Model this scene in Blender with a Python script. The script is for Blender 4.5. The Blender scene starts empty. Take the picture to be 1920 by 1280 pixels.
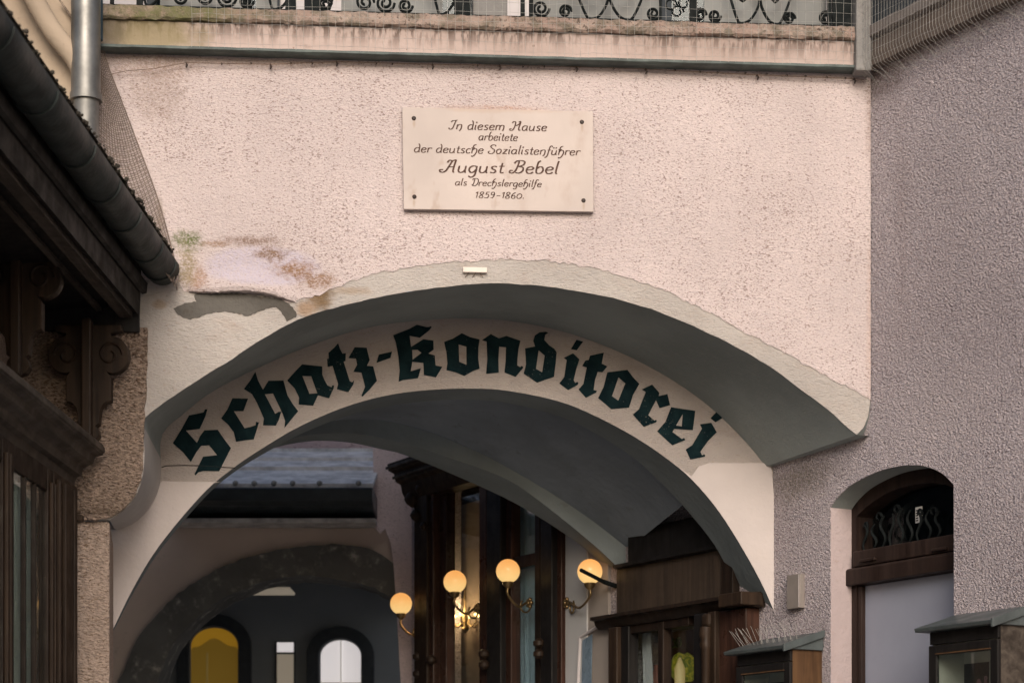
import bpy, bmesh, math, random
from mathutils import Vector, Matrix
from mathutils.geometry import tessellate_polygon
random.seed(7)
SC = bpy.context.scene
COL = SC.collection
R = math.radians

# ------------------------------------------------------------------ camera, sky, sun, exposure
FPX, CX, HY, EYE = 4000.0, 960.0, 1550.0, 1.6      # focal length in photo pixels, principal point, horizon row, eye height
cam_d = bpy.data.cameras.new('camera'); cam = bpy.data.objects.new('camera', cam_d); COL.objects.link(cam)
cam.location = (0, 0, EYE); cam.rotation_euler = (R(90), 0, 0)
cam_d.sensor_width = 36.0; cam_d.lens = FPX / 1920 * 36.0
cam_d.shift_y = (HY - 640.0) / 1920.0
cam_d.clip_start = 0.1; cam_d.clip_end = 2000
cam_d.dof.use_dof = True; cam_d.dof.focus_distance = 10.3; cam_d.dof.aperture_fstop = 3.2
SC.camera = cam
SUN_EL, SUN_AZ = 27.0, 176.0                         # azimuth clockwise from +Y: behind the camera, to its right
wd = bpy.data.worlds.new('World'); SC.world = wd; wd.use_nodes = True
wn = wd.node_tree; wn.nodes.clear()
sky = wn.nodes.new('ShaderNodeTexSky'); sky.sky_type = 'NISHITA'; sky.sun_disc = False
sky.sun_elevation = R(SUN_EL); sky.sun_rotation = R(SUN_AZ); sky.air_density = 1.0; sky.dust_density = 4.0; sky.ozone_density = 1.0
bg = wn.nodes.new('ShaderNodeBackground'); bg.inputs['Strength'].default_value = 0.11
wo = wn.nodes.new('ShaderNodeOutputWorld')
wn.links.new(sky.outputs[0], bg.inputs[0]); wn.links.new(bg.outputs[0], wo.inputs[0])
sd = bpy.data.lights.new('sun', 'SUN'); sd.energy = 1.5; sd.angle = R(34); sd.color = (1.0, 0.965, 0.94)
sun = bpy.data.objects.new('sun', sd); COL.objects.link(sun)
_sv = Vector((math.sin(R(SUN_AZ)) * math.cos(R(SUN_EL)), math.cos(R(SUN_AZ)) * math.cos(R(SUN_EL)), math.sin(R(SUN_EL))))
sun.rotation_euler = _sv.to_track_quat('Z', 'Y').to_euler(); sun.location = _sv * 40
SC.view_settings.view_transform = 'Standard'; SC.view_settings.look = 'None'
SC.view_settings.exposure = 0.56; SC.view_settings.gamma = 1.0
try:
    SC.cycles.max_bounces = 8; SC.cycles.diffuse_bounces = 5; SC.cycles.transparent_max_bounces = 12
    SC.cycles.use_denoising = True
except Exception: pass

# ------------------------------------------------------------------ frames: vertical planes of the place, with pixel rays measured onto them
class Frame:
    def __init__(s, o, n):
        s.o = Vector((o[0], o[1], 0)); s.n = Vector((n[0], n[1], 0)).normalized()
        s.du = Vector((-s.n.y, s.n.x, 0))            # to the right when looking at the wall
    def w(s, u, z, out=0.0): return s.o + s.du * u + s.n * out + Vector((0, 0, z))
    def px(s, x, y, out=0.0):
        d = Vector(((x - CX) / FPX, 1, (HY - y) / FPX)); e = Vector((0, 0, EYE))
        t = (out - s.n.dot(e - s.o)) / s.n.dot(d); p = e + d * t
        return (s.du.dot(p - s.o), p.z)
    def pts(s, L, out=0.0): return [s.px(x, y, out) for x, y in L]
def P(x, y, Y): return Vector(((x - CX) / FPX * Y, Y, EYE + (HY - y) / FPX * Y))
FRONT = Frame((0, 10.0), (0.078, -1))                # archway wall
RIGHT = Frame((1.7036, 10.14), (-1, -0.573))         # flanking wall on the right
LEFT = Frame((-2.30, 9.9), (1, -0.025))              # timber shop on the left
BACK = Frame((0, 14.8), (0, -1))                     # courtyard facade
SIGN = -0.70                                         # depth of the lettered arch behind the front wall

# ------------------------------------------------------------------ curves
def smooth(pts, n=64):
    """Catmull-Rom through the points, resampled to n points evenly by length"""
    p = [Vector(q) for q in pts]
    ext = [p[0] * 2 - p[1]] + p + [p[-1] * 2 - p[-2]]
    out = []
    for i in range(1, len(ext) - 2):
        a, b, c, d = ext[i - 1:i + 3]
        for k in range(12):
            t = k / 12
            out.append(0.5 * ((2 * b) + (c - a) * t + (2 * a - 5 * b + 4 * c - d) * t * t + (3 * b - a - 3 * c + d) * t ** 3))
    out.append(p[-1])
    L = [0]
    for i in range(1, len(out)): L.append(L[-1] + (out[i] - out[i - 1]).length)
    res, j = [], 0
    for k in range(n):
        s = L[-1] * k / (n - 1)
        while j < len(L) - 2 and L[j + 1] < s: j += 1
        f = (s - L[j]) / max(1e-9, L[j + 1] - L[j])
        res.append(out[j].lerp(out[j + 1], f))
    return [tuple(q) for q in res]

# ------------------------------------------------------------------ mesh builder
class MB:
    def __init__(s): s.v = []; s.f = []
    def poly(s, idx): s.f.append(idx)
    def add(s, vs): b = len(s.v); s.v += [Vector(q) for q in vs]; return b
    def quad(s, a, b, c, d): i = s.add([a, b, c, d]); s.f.append((i, i + 1, i + 2, i + 3)); return s
    def box8(s, c):
        i = s.add(c)
        for q in ((0, 1, 2, 3), (7, 6, 5, 4), (0, 4, 5, 1), (1, 5, 6, 2), (2, 6, 7, 3), (3, 7, 4, 0)): s.f.append(tuple(i + k for k in q))
        return s
    def fbox(s, F, u0, u1, z0, z1, o0, o1):
        s.box8([F.w(u0, z0, o0), F.w(u1, z0, o0), F.w(u1, z1, o0), F.w(u0, z1, o0), F.w(u0, z0, o1), F.w(u1, z0, o1), F.w(u1, z1, o1), F.w(u0, z1, o1)]); return s
    def wbox(s, x0, x1, y0, y1, z0, z1):
        s.box8([(x0, y0, z0), (x1, y0, z0), (x1, y1, z0), (x0, y1, z0), (x0, y0, z1), (x1, y0, z1), (x1, y1, z1), (x0, y1, z1)]); return s
    def prism(s, F, pts, o0, o1, holes=()):
        loops = [pts] + list(holes); flat = [q for l in loops for q in l]
        tri = tessellate_polygon([[Vector((q[0], q[1], 0)) for q in l] for l in loops])
        n = len(flat); b = s.add([F.w(u, z, o1) for u, z in flat] + [F.w(u, z, o0) for u, z in flat])
        for t in tri: s.f.append(tuple(b + k for k in t)); s.f.append(tuple(b + n + k for k in reversed(t)))
        c = 0
        for l in loops:
            m = len(l)
            for k in range(m): a, d = b + c + k, b + c + (k + 1) % m; s.f.append((a, d, d + n, a + n))
            c += m
        return s
    def profile(s, F, prof, u0, u1):
        """cross-section (out, z) extruded along u"""
        n = len(prof); b = s.add([F.w(u0, z, o) for o, z in prof] + [F.w(u1, z, o) for o, z in prof])
        tri = tessellate_polygon([[Vector((o, z, 0)) for o, z in prof]])
        for t in tri: s.f.append(tuple(b + k for k in t)); s.f.append(tuple(b + n + k for k in reversed(t)))
        for k in range(n): a, d = b + k, b + (k + 1) % n; s.f.append((a, d, d + n, a + n))
        return s
    def loft(s, A, B):
        n = len(A); b = s.add(list(A) + list(B))
        for k in range(n - 1): s.f.append((b + k, b + k + 1, b + n + k + 1, b + n + k))
        return s
    def tube(s, pts, r, seg=8, caps=True):
        pts = [Vector(q) for q in pts]; rings = []; prev = None
        for i, q in enumerate(pts):
            t = (pts[min(i + 1, len(pts) - 1)] - pts[max(i - 1, 0)]).normalized()
            if prev is None: a = Vector((0, 0, 1)) if abs(t.z) < .9 else Vector((1, 0, 0)); nx = t.cross(a).normalized()
            else: nx = (prev - t * prev.dot(t)).normalized()
            prev = nx; ny = t.cross(nx); rr = r[i] if isinstance(r, (list, tuple)) else r
            rings.append(s.add([q + (nx * math.cos(2 * math.pi * k / seg) + ny * math.sin(2 * math.pi * k / seg)) * rr for k in range(seg)]))
        for a, b in zip(rings, rings[1:]):
            for k in range(seg): s.f.append((a + k, a + (k + 1) % seg, b + (k + 1) % seg, b + k))
        if caps: s.f.append(tuple(rings[0] + k for k in reversed(range(seg)))); s.f.append(tuple(rings[-1] + k for k in range(seg)))
        return s
    def lathe(s, c, prof, seg=24, axis='Z'):
        c = Vector(c); rings = []
        for r, h in prof:
            rings.append(s.add([c + (Vector((r * math.cos(2 * math.pi * k / seg), r * math.sin(2 * math.pi * k / seg), h))) for k in range(seg)]))
        for a, b in zip(rings, rings[1:]):
            for k in range(seg): s.f.append((a + k, a + (k + 1) % seg, b + (k + 1) % seg, b + k))
        return s
    def sphere(s, c, r, seg=24):
        n = seg // 2
        return s.lathe(c, [(max(1e-4, r * math.sin(math.pi * i / n)), -r * math.cos(math.pi * i / n)) for i in range(n + 1)], seg)
    def build(s, name, mat, parent=None, smooth_deg=None, bevel=0):
        off = WLOC.get(parent, Vector()) if parent else Vector()
        me = bpy.data.meshes.new(name); me.from_pydata([v - off for v in s.v], [], s.f); me.update()
        bm = bmesh.new(); bm.from_mesh(me); bmesh.ops.recalc_face_normals(bm, faces=bm.faces); bm.to_mesh(me); bm.free()
        if smooth_deg is not None:
            for p in me.polygons: p.use_smooth = True
            me.set_sharp_from_angle(angle=R(smooth_deg))
        me.materials.append(mat)
        o = bpy.data.objects.new(name, me); COL.objects.link(o)
        if parent: o.parent = parent
        WLOC[o] = off
        if bevel:
            m = o.modifiers.new('bevel', 'BEVEL'); m.width = bevel; m.segments = 2; m.limit_method = 'ANGLE'; m.angle_limit = R(40)
        return o
WLOC = {}
def thing(name, label, cat, loc=(0, 0, 0), group=None):
    o = bpy.data.objects.new(name, None); COL.objects.link(o); o.location = loc; WLOC[o] = Vector(loc); o.empty_display_size = .1
    return tag(o, label, cat, group)
def tag(o, label, cat, group=None):
    o['label'] = label; o['category'] = cat
    if group: o['group'] = group
    return o
def dup(root, delta, label=None):
    r = root.copy(); COL.objects.link(r); r.location = Vector(root.location) + Vector(delta)
    if label: r['label'] = label
    for ch in list(root.children):
        c = ch.copy(); COL.objects.link(c); c.parent = r
        for g in ch.children: d = g.copy(); COL.objects.link(d); d.parent = c
    return r

# ------------------------------------------------------------------ materials
class NT:
    def __init__(s, name):
        s.m = bpy.data.materials.new(name); s.m.use_nodes = True; s.t = s.m.node_tree; s.t.nodes.clear()
        s.out = s.t.nodes.new('ShaderNodeOutputMaterial'); s.b = s.t.nodes.new('ShaderNodeBsdfPrincipled')
        s.t.links.new(s.b.outputs[0], s.out.inputs[0]); g = s.t.nodes.new('ShaderNodeNewGeometry'); s.pos = g.outputs['Position']; s.nor = g.outputs['Normal']
    def n(s, ty, **kw):
        nd = s.t.nodes.new(ty)
        for k, v in kw.items():
            if isinstance(k, str) and hasattr(nd, k): setattr(nd, k, v)
        return nd
    def put(s, sock, v):
        if hasattr(v, 'is_linked') or isinstance(v, bpy.types.NodeSocket): s.t.links.new(v, sock)
        else:
            if sock.type == 'RGBA' and len(v) == 3: v = (*v, 1)
            sock.default_value = v
    def noise(s, scale, detail=4, rough=.55, vec=None, col=False, dist=0):
        nd = s.n('ShaderNodeTexNoise'); nd.inputs['Scale'].default_value = scale; nd.inputs['Detail'].default_value = detail; nd.inputs['Roughness'].default_value = rough; nd.inputs['Distortion'].default_value = dist
        s.t.links.new(vec or s.pos, nd.inputs['Vector']); return nd.outputs['Color' if col else 'Fac']
    def voro(s, scale, vec=None, feat='F1', out='Distance'):
        nd = s.n('ShaderNodeTexVoronoi'); nd.feature = feat; nd.inputs['Scale'].default_value = scale; s.t.links.new(vec or s.pos, nd.inputs['Vector']); return nd.outputs[out]
    def math(s, op, a, b=0.0, clamp=False):
        nd = s.n('ShaderNodeMath'); nd.operation = op; nd.use_clamp = clamp; s.put(nd.inputs[0], a); s.put(nd.inputs[1], b); return nd.outputs[0]
    def rng(s, v, a, b, c=0.0, d=1.0, sm=True):
        nd = s.n('ShaderNodeMapRange'); nd.interpolation_type = 'SMOOTHSTEP' if sm else 'LINEAR'
        s.put(nd.inputs['Value'], v)
        for k, q in zip(('From Min', 'From Max', 'To Min', 'To Max'), (a, b, c, d)): nd.inputs[k].default_value = q
        return nd.outputs[0]
    def mix(s, f, a, b, mode='MIX'):
        nd = s.n('ShaderNodeMix'); nd.data_type = 'RGBA'; nd.blend_type = mode
        s.put(nd.inputs[0], f); s.put(nd.inputs[6], a); s.put(nd.inputs[7], b); return nd.outputs[2]
    def map(s, scale=(1, 1, 1), rot=(0, 0, 0), loc=(0, 0, 0), vec=None):
        nd = s.n('ShaderNodeMapping'); nd.inputs['Scale'].default_value = scale; nd.inputs['Rotation'].default_value = rot; nd.inputs['Location'].default_value = loc
        s.t.links.new(vec or s.pos, nd.inputs['Vector']); return nd.outputs[0]
    def blob(s, c, r, ns=9, amt=.5, soft=.45):
        """1 inside a ragged ellipsoid patch, 0 outside"""
        v = s.n('ShaderNodeVectorMath'); v.operation = 'SUBTRACT'; s.put(v.inputs[0], s.pos); v.inputs[1].default_value = c
        d = s.n('ShaderNodeVectorMath'); d.operation = 'DIVIDE'; s.put(d.inputs[0], v.outputs[0]); d.inputs[1].default_value = r
        l = s.n('ShaderNodeVectorMath'); l.operation = 'LENGTH'; s.put(l.inputs[0], d.outputs[0])
        q = s.math('ADD', l.outputs['Value'], s.math('MULTIPLY', s.math('SUBTRACT', s.noise(ns, 5, .65), .5), amt * 2))
        return s.rng(q, 1.0, 1.0 - soft, 0, 1)
    def bump(s, h, strength, dist=.01, prev=None):
        nd = s.n('ShaderNodeBump'); nd.inputs['Strength'].default_value = strength; nd.inputs['Distance'].default_value = dist
        s.put(nd.inputs['Height'], h)
        if prev is not None: s.put(nd.inputs['Normal'], prev)
        return nd.outputs[0]
    def done(s, color=None, rough=.9, normal=None, metal=0, spec=.3, emit=None, estr=0, trans=0):
        if color is not None: s.put(s.b.inputs['Base Color'], color)
        s.put(s.b.inputs['Roughness'], rough); s.b.inputs['Metallic'].default_value = metal; s.b.inputs['Specular IOR Level'].default_value = spec
        if normal is not None: s.put(s.b.inputs['Normal'], normal)
        if emit is not None: s.put(s.b.inputs['Emission Color'], emit); s.b.inputs['Emission Strength'].default_value = estr
        if trans: s.b.inputs['Transmission Weight'].default_value = trans
        return s.m

def F_at(x, y, out=0.0):
    u, z = FRONT.px(x, y, out); return tuple(FRONT.w(u, z, out))
def R_at(x, y, out=0.0):
    u, z = RIGHT.px(x, y, out); return tuple(RIGHT.w(u, z, out))

def pebbledash(name, base, speck, spk=.40, bstr=.8, stains_shade=(), scale=85, var=.10, hscale=1.0, sp2=.325, det=5, rgh=.72, pit=.35, pitc=.72):
    t = NT(name)
    vec = t.map((.72, 1, 1.45), (0, R(24), 0))
    big = t.noise(1.3, 3)
    c = t.mix(t.rng(big, .3, .7), tuple(q * (1 - var) for q in base), tuple(min(1, q * (1 + var * .6)) for q in base))
    h1 = t.noise(scale, det, rgh, vec); h2 = t.voro(scale * 1.1, vec)
    dens = t.math('MULTIPLY', t.math('SUBTRACT', t.noise(2.2, 4), .5), .20)
    m = t.rng(t.math('ADD', t.noise(scale * 1.5, 2, .5, vec), dens), spk, spk - .10, 0, .85)
    m2 = t.rng(t.math('ADD', t.noise(scale * .8, 1, .5, vec), dens), sp2, sp2 - .07, 0, .75)
    c = t.mix(t.rng(h1, .35, .62, pit, 0), c, tuple(q * pitc for q in base))
    c = t.mix(t.math('MAXIMUM', m, m2), c, speck)
    for (ce, ra, co, ns, am, sf, st) in stains_shade:
        c = t.mix(t.math('MULTIPLY', t.math('MULTIPLY', t.blob(ce, ra, ns, am, sf), st), t.rng(t.noise(scale * 1.2, 2, .6), .36, .60, .38, 1.0)), c, co)
    hh = t.math('ADD', t.math('MULTIPLY', h1, 1.3), t.math('MULTIPLY', h2, -.35))
    nb = t.bump(hh, bstr, .012 * hscale)
    nb = t.bump(t.noise(3.5, 2), .25, .03, nb)
    return t.done(c, .95, nb, spec=.15)

def plaster(name, base, grain=60, bstr=.3, var=.12, dirt=None, dirt_amt=.35, stains_shade=(), dscale=4, flat=(1, 1, 1), rough=.9):
    t = NT(name)
    v = t.map(flat)
    c = t.mix(t.rng(t.noise(1.8, 4), .3, .7), tuple(q * (1 - var) for q in base), tuple(min(1, q * (1 + var * .5)) for q in base))
    if dirt:
        c = t.mix(t.rng(t.noise(dscale, 6, .68, v), .50, .78, 0, dirt_amt), c, dirt)
        c = t.mix(t.rng(t.noise(grain * .5, 3, .6, v), .62, .72, 0, dirt_amt), c, dirt)
    for (ce, ra, co, ns, am, sf, st) in stains_shade:
        c = t.mix(t.math('MULTIPLY', t.blob(ce, ra, ns, am, sf), st), c, co)
    h = t.math('ADD', t.noise(grain, 4, .6, v), t.math('MULTIPLY', t.noise(grain * .2, 3), 1.2))
    nb = t.bump(h, bstr, .01)
    return t.done(c, rough, nb, spec=.15)

def wood(name, base, dark, rough=.5, sc=1.0, axis='Z', spec=.16):
    t = NT(name)
    s3 = {'Z': (28, 28, 1.6), 'Y': (28, 1.6, 28), 'X': (1.6, 28, 28)}[axis]
    v = t.map(tuple(q * sc for q in s3))
    g = t.noise(1.0, 5, .6, v, dist=.6)
    c = t.mix(t.rng(g, .3, .72), dark, base)
    c = t.mix(t.rng(t.noise(3, 4), .5, .8, 0, .5), c, tuple(q * .5 for q in dark))
    r = t.rng(t.noise(9, 4), .3, .7, rough - .12, rough + .15)
    nb = t.bump(g, .25, .004)
    return t.done(c, r, nb, spec=spec)

def paint(name, base, rough=.6, bstr=.15, var=.15, sc=14, metal=0, spec=.3):
    t = NT(name)
    c = t.mix(t.rng(t.noise(sc, 5, .65), .3, .72), tuple(q * (1 - var) for q in base), tuple(min(1, q * (1 + var)) for q in base))
    r = t.rng(t.noise(sc * .6, 4), .3, .7, max(.05, rough - .1), min(1, rough + .12))
    return t.done(c, r, t.bump(t.noise(sc * 5, 3), bstr, .004), metal=metal, spec=spec)

def glass(name, tint=(.9, .95, .95), refl=.16, rough=.02):
    t = NT(name); nt = t.t
    tr = nt.nodes.new('ShaderNodeBsdfTransparent'); tr.inputs[0].default_value = (*tint, 1)
    gl = nt.nodes.new('ShaderNodeBsdfGlossy'); gl.inputs['Roughness'].default_value = rough; gl.inputs['Color'].default_value = (.95, .97, 1, 1)
    nt.links.new(t.bump(t.noise(2.5, 2), .03, .02), gl.inputs['Normal'])
    fr = nt.nodes.new('ShaderNodeLayerWeight'); fr.inputs[0].default_value = .5
    f = t.math('ADD', t.math('MULTIPLY', t.math('POWER', fr.outputs['Facing'], 4.5), .75), refl * .6, True)
    mx = nt.nodes.new('ShaderNodeMixShader'); nt.links.new(f, mx.inputs[0]); nt.links.new(tr.outputs[0], mx.inputs[1]); nt.links.new(gl.outputs[0], mx.inputs[2])
    nt.links.new(mx.outputs[0], t.out.inputs[0]); nt.nodes.remove(t.b); return t.m

def emitter(name, col, strength, base=(.8, .8, .8)):
    t = NT(name); return t.done(base, .5, emit=col, estr=strength)

BROWN, GREEN, DARK, LILAC, RUST = (.16, .10, .06), (.15, .16, .06), (.10, .075, .06), (.52, .43, .44), (.30, .17, .10)
M = {}
M['pink'] = pebbledash('pink_pebbledash', (.60, .505, .49), (.24, .17, .15), .42, .8, stains_shade=(
    (F_at(490, 500), (.30, .4, .105), (.50, .44, .50), 14, .15, .25, 1.0),            # the repaired lilac patch
    (F_at(372, 525), (.06, .4, .10), (.36, .22, .15), 30, .7, .8, .8),
    (F_at(405, 458), (.10, .4, .022), (.30, .19, .12), 30, .9, .7, .8),
    (F_at(468, 452), (.20, .4, .035), (.22, .145, .11), 34, .6, .8, .9),
    (F_at(508, 476), (.11, .4, .045), (.20, .115, .06), 34, .9, .8, .95),
    (F_at(556, 506), (.15, .4, .055), (.27, .15, .08), 34, .9, .8, .95),
    (F_at(594, 526), (.13, .4, .05), (.25, .145, .085), 34, .9, .8, .9),
    (F_at(352, 452), (.10, .4, .075), (.12, .14, .05), 36, .7, .8, .95),
    (F_at(350, 500), (.07, .4, .13), (.28, .22, .12), 30, .7, .8, .85),
    (F_at(300, 420), (.03, .4, .16), (.33, .25, .18), 30, .8, .8, .6),
    (F_at(300, 160), (.16, .4, .20), (.25, .18, .14), 26, 1.0, .6, .45),     # darker brown mottling below the cornice
    (F_at(280, 120), (.30, .4, .09), (.27, .19, .15), 30, .9, .6, .45),
    (F_at(500, 118), (.6, .4, .04), (.36, .26, .21), 14, .6, .8, .45),
    (F_at(1632, 240), (.035, .4, .30), (.30, .20, .16), 20, .8, .8, .5),
    (F_at(1632, 600), (.030, .4, .55), (.50, .36, .31), 9, .4, .8, .6),
    (F_at(930, 204), (.32, .4, .022), (.45, .27, .19), 16, .5, .8, .5),      # above the plaque
))
M['lilac'] = pebbledash('lilac_pebbledash', (.60, .52, .535), (.20, .155, .16), .45, 1.25, stains_shade=(
    (R_at(1720, 80), (.75, .75, .12), (.20, .15, .13), 7, .5, .8, .55),  # staining plus painted shade beneath the side cornice
    (R_at(1800, 560), (.5, .9, .9), (.40, .335, .34), 3, .7, .9, .5), (R_at(1690, 420), (.06, .1, .9), (.36, .29, .285), 9, .7, .9, .4), (R_at(1760, 780), (.5, .6, .25), (.55, .47, .47), 4, .8, .9, .5),
    (R_at(1655, 150), (.18, .3, .16), (.17, .12, .10), 9, .5, .8, .6),  # same painted shade and staining at the cornice's inner corner
    (R_at(1500, 900), (.30, .4, .14), (.20, .165, .12), 8, .6, .8, .65),     # green-brown tide mark under the arch
), scale=78, hscale=1.5, det=3, rgh=.62, pit=.5, pitc=.55)
M['bulge'] = pebbledash('ochre_pebbledash', (.385, .285, .222), (.12, .075, .05), .47, 1.5, scale=62, hscale=1.5, det=3, rgh=.6, pit=.7, pitc=.5, stains_shade=(
    (F_at(190, 960), (.25, .4, .03), (.12, .085, .06), 14, .5, .8, .7),
    (F_at(100, 660), (.35, .5, .22), (.20, .155, .12), 7, .5, .8, .6),))  # painted shade on the upper buttress around the brackets
M['pier'] = pebbledash('tan_pebbledash', (.43, .33, .27), (.18, .12, .08), .45, 1.2, scale=68, det=3, rgh=.6, pit=.6, pitc=.55)
M['band'] = plaster('cream_band_plaster', (.395, .358, .33), 55, 1.0, .14, (.33, .25, .20), .4, flat=(1, 1, 2.2), stains_shade=(
    (F_at(600, 556), (.09, .4, .09), (.15, .095, .05), 26, .5, .8, .95), (F_at(575, 580), (.07, .4, .06), (.28, .18, .11), 26, .5, .8, .8), (F_at(660, 545), (.12, .4, .03), (.30, .22, .15), 20, .6, .8, .6),
    (F_at(300, 570), (.05, .4, .03), (.30, .22, .15), 18, .5, .7, .7),))
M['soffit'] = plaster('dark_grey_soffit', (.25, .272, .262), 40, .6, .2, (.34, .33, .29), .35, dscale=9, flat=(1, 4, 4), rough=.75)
M['signband'] = plaster('sign_plaster', (.385, .338, .310), 70, 1.1, .14, (.27, .19, .15), .4, flat=(1, 1, 2.5))
M['jamb'] = plaster('white_jamb_plaster', (.47, .415, .395), 45, .3, .1, (.45, .38, .33), .25)
M['reveal'] = plaster('grey_reveal_plaster', (.40, .37, .35), 40, .25, .12, (.25, .22, .2), .3)
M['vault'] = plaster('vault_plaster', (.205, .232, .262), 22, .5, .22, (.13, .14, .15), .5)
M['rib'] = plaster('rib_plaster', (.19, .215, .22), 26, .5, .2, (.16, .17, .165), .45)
def letter_paint():
    t = NT('worn_letter_paint')
    c = t.mix(t.rng(t.noise(14, 4), .3, .7), (.003, .010, .013), (.007, .019, .022))
    c = t.mix(t.rng(t.math('ADD', t.noise(90, 3, .6), t.math('MULTIPLY', t.noise(6, 2), .35)), .86, .93, 0, .6), c, (.20, .19, .17))
    return t.done(c, .8, t.bump(t.noise(70, 4), .5, .006), spec=.06)
M['letter'] = letter_paint() if True else paint('blackgreen_letter_paint', (.004, .012, .015), .8, .25, .3, 30, spec=.03)
M['cornice'] = plaster('stained_cornice', (.56, .42, .36), 50, .4, .12, (.25, .17, .13), .4, stains_shade=(
    (F_at(290, 72), (.32, .5, .13), (.19, .165, .075), 9, .6, .7, .85),
    (F_at(230, 60), (.10, .5, .2), (.12, .10, .06), 14, .6, .7, .7),))
def cornice_streaks():
    t = NT('streaked_cornice'); base = (.5, .38, .33)
    c = t.mix(t.rng(t.noise(2, 4), .3, .7), (.385, .30, .265), (.455, .36, .325))
    v = t.map((34, 34, 1.5)); st = t.noise(1, 3, .6, v)
    drip = t.math('MULTIPLY', t.rng(st, .44, .58), t.rng(t.noise(1.6, 3), .25, .5))
    sep = t.n('ShaderNodeSeparateXYZ'); t.put(sep.inputs[0], t.pos)
    zt, zb = F_at(900, 55)[2], F_at(900, 104)[2]
    top = t.rng(t.math('ADD', sep.outputs[2], t.math('MULTIPLY', t.math('SUBTRACT', t.noise(18, 3, vec=t.map((1, 1, .1))), .5), .10)), zb - .02, zt - .01)
    c = t.mix(t.math('MULTIPLY', t.math('MULTIPLY', drip, top), .95), c, (.12, .085, .07))
    c = t.mix(t.rng(t.noise(9, 5, .7), .55, .72, 0, .5), c, (.27, .205, .175))
    c = t.mix(t.rng(t.noise(45, 2), .30, .24, 0, .7), c, (.22, .15, .12))
    c = t.mix(t.math('MULTIPLY', t.blob(F_at(280, 70), (.36, .6, .16), 9, .6, .7), .8), c, (.20, .165, .085))
    c = t.mix(t.math('MULTIPLY', t.blob(F_at(215, 62), (.10, .6, .2), 14, .6, .7), .7), c, (.11, .09, .06))
    return t.done(c, .9, t.bump(t.math('ADD', t.noise(40, 4), t.noise(6, 2)), .35, .01), spec=.15)
M['cornice'] = cornice_streaks()
def coping_stone():
    t = NT('weathered_coping_stone')
    c = t.mix(t.rng(t.noise(7, 5, .65), .35, .7), (.29, .205, .17), (.36, .285, .24))
    c = t.mix(t.rng(t.noise(11, 6, .72), .44, .62, 0, .9), c, (.15, .13, .10))
    c = t.mix(t.math('MULTIPLY', t.rng(t.noise(60, 3, .6), .46, .36, 0, .9), t.rng(t.noise(5, 3), .4, .6)), c, (.10, .075, .06))
    gr = t.blob(F_at(330, 35), (.55, .6, .2), 6, .6, .8)
    c = t.mix(t.math('MULTIPLY', gr, t.rng(t.noise(16, 5, .7), .35, .6, .3, .95)), c, (.13, .125, .06))
    h = t.math('ADD', t.noise(28, 6, .7), t.math('MULTIPLY', t.noise(6, 3), 1.5))
    return t.done(c, .95, t.bump(h, .9, .02), spec=.1)
M['coping'] = coping_stone()
M['rcornice'] = plaster('sooty_side_cornice', (.15, .118, .10), 40, .5, .3, (.09, .07, .06), .6)
M['drip'] = paint('grey_green_drip_metal', (.075, .092, .085), .55, .2, .35, 9)
M['stone'] = plaster('grey_pillar_stone', (.22, .21, .20), 45, .6, .25, (.13, .115, .10), .6)
M['marble'] = plaster('plaque_marble', (.455, .388, .355), 18, .10, .13, (.34, .26, .215), .6, dscale=5, flat=(1, 1, .5), rough=.55, stains_shade=(
    (F_at(930, 208), (.42, .5, .03), (.40, .29, .22), 12, .5, .8, .5),
    (F_at(777, 236), (.010, .5, .03), (.32, .24, .18), 30, .3, .8, .6), (F_at(1091, 243), (.010, .5, .03), (.32, .24, .18), 30, .3, .8, .6),
    (F_at(777, 384), (.010, .5, .03), (.32, .24, .18), 30, .3, .8, .6), (F_at(1094, 390), (.010, .5, .03), (.32, .24, .18), 30, .3, .8, .6)))
M['engrave'] = paint('brown_engraved_paint', (.07, .035, .025), .7, .1, .3, 40)
M['bolt'] = paint('rusty_dark_bolt', (.035, .022, .018), .6, .3, .4, 60)
M['iron'] = paint('black_wrought_iron', (.009, .011, .011), .7, .2, .3, 30, spec=.1)
M['wire'] = paint('galvanised_wire', (.30, .29, .27), .5, .05, .2, 30)
M['rustwire'] = paint('rusty_wire', (.13, .085, .06), .7, .1, .4, 40)
M['net'] = paint('brown_netting', (.20, .155, .125), .8, .05, .2, 30)
M['panel'] = plaster('grey_privacy_panel', (.22, .222, .215), 20, .15, .25, (.20, .19, .175), .5)
M['whitewall'] = plaster('white_terrace_wall', (.46, .425, .425), 30, .15, .06)
M['woodd'] = wood('dark_brown_wood', (.026, .016, .011), (.011, .007, .005))
M['woodm'] = wood('brown_carved_wood', (.036, .022, .014), (.015, .009, .006))
M['woodg'] = wood('weathered_cornice_wood', (.075, .061, .050), (.028, .022, .018), .55, axis='Y')
M['woody'] = wood('dark_eave_wood', (.024, .021, .018), (.010, .009, .008), .6, axis='Y')
M['woodo'] = wood('orange_brown_case_wood', (.115, .062, .030), (.06, .032, .017), .4)
M['blackwood'] = wood('black_stained_wood', (.016, .014, .013), (.008, .007, .007), .5)
M['redwood'] = wood('reddish_shop_wood', (.055, .026, .018), (.022, .011, .008), .35)
M['gutter'] = paint('dark_green_gutter', (.014, .019, .018), .6, .5, .45, 9)
M['zinc'] = paint('zinc_pipe', (.17, .165, .155), .46, .15, .3, 5, metal=.75)
M['bluepipe'] = paint('blue_black_pipe', (.025, .045, .06), .5)
M['tan'] = plaster('tan_old_render', (.36, .285, .215), 25, .35, .18, (.22, .165, .12), .4, dscale=3)
M['beige'] = plaster('beige_courtyard_render', (.56, .46, .39), 25, .2, .12, (.3, .24, .2), .3, dscale=2)
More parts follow.
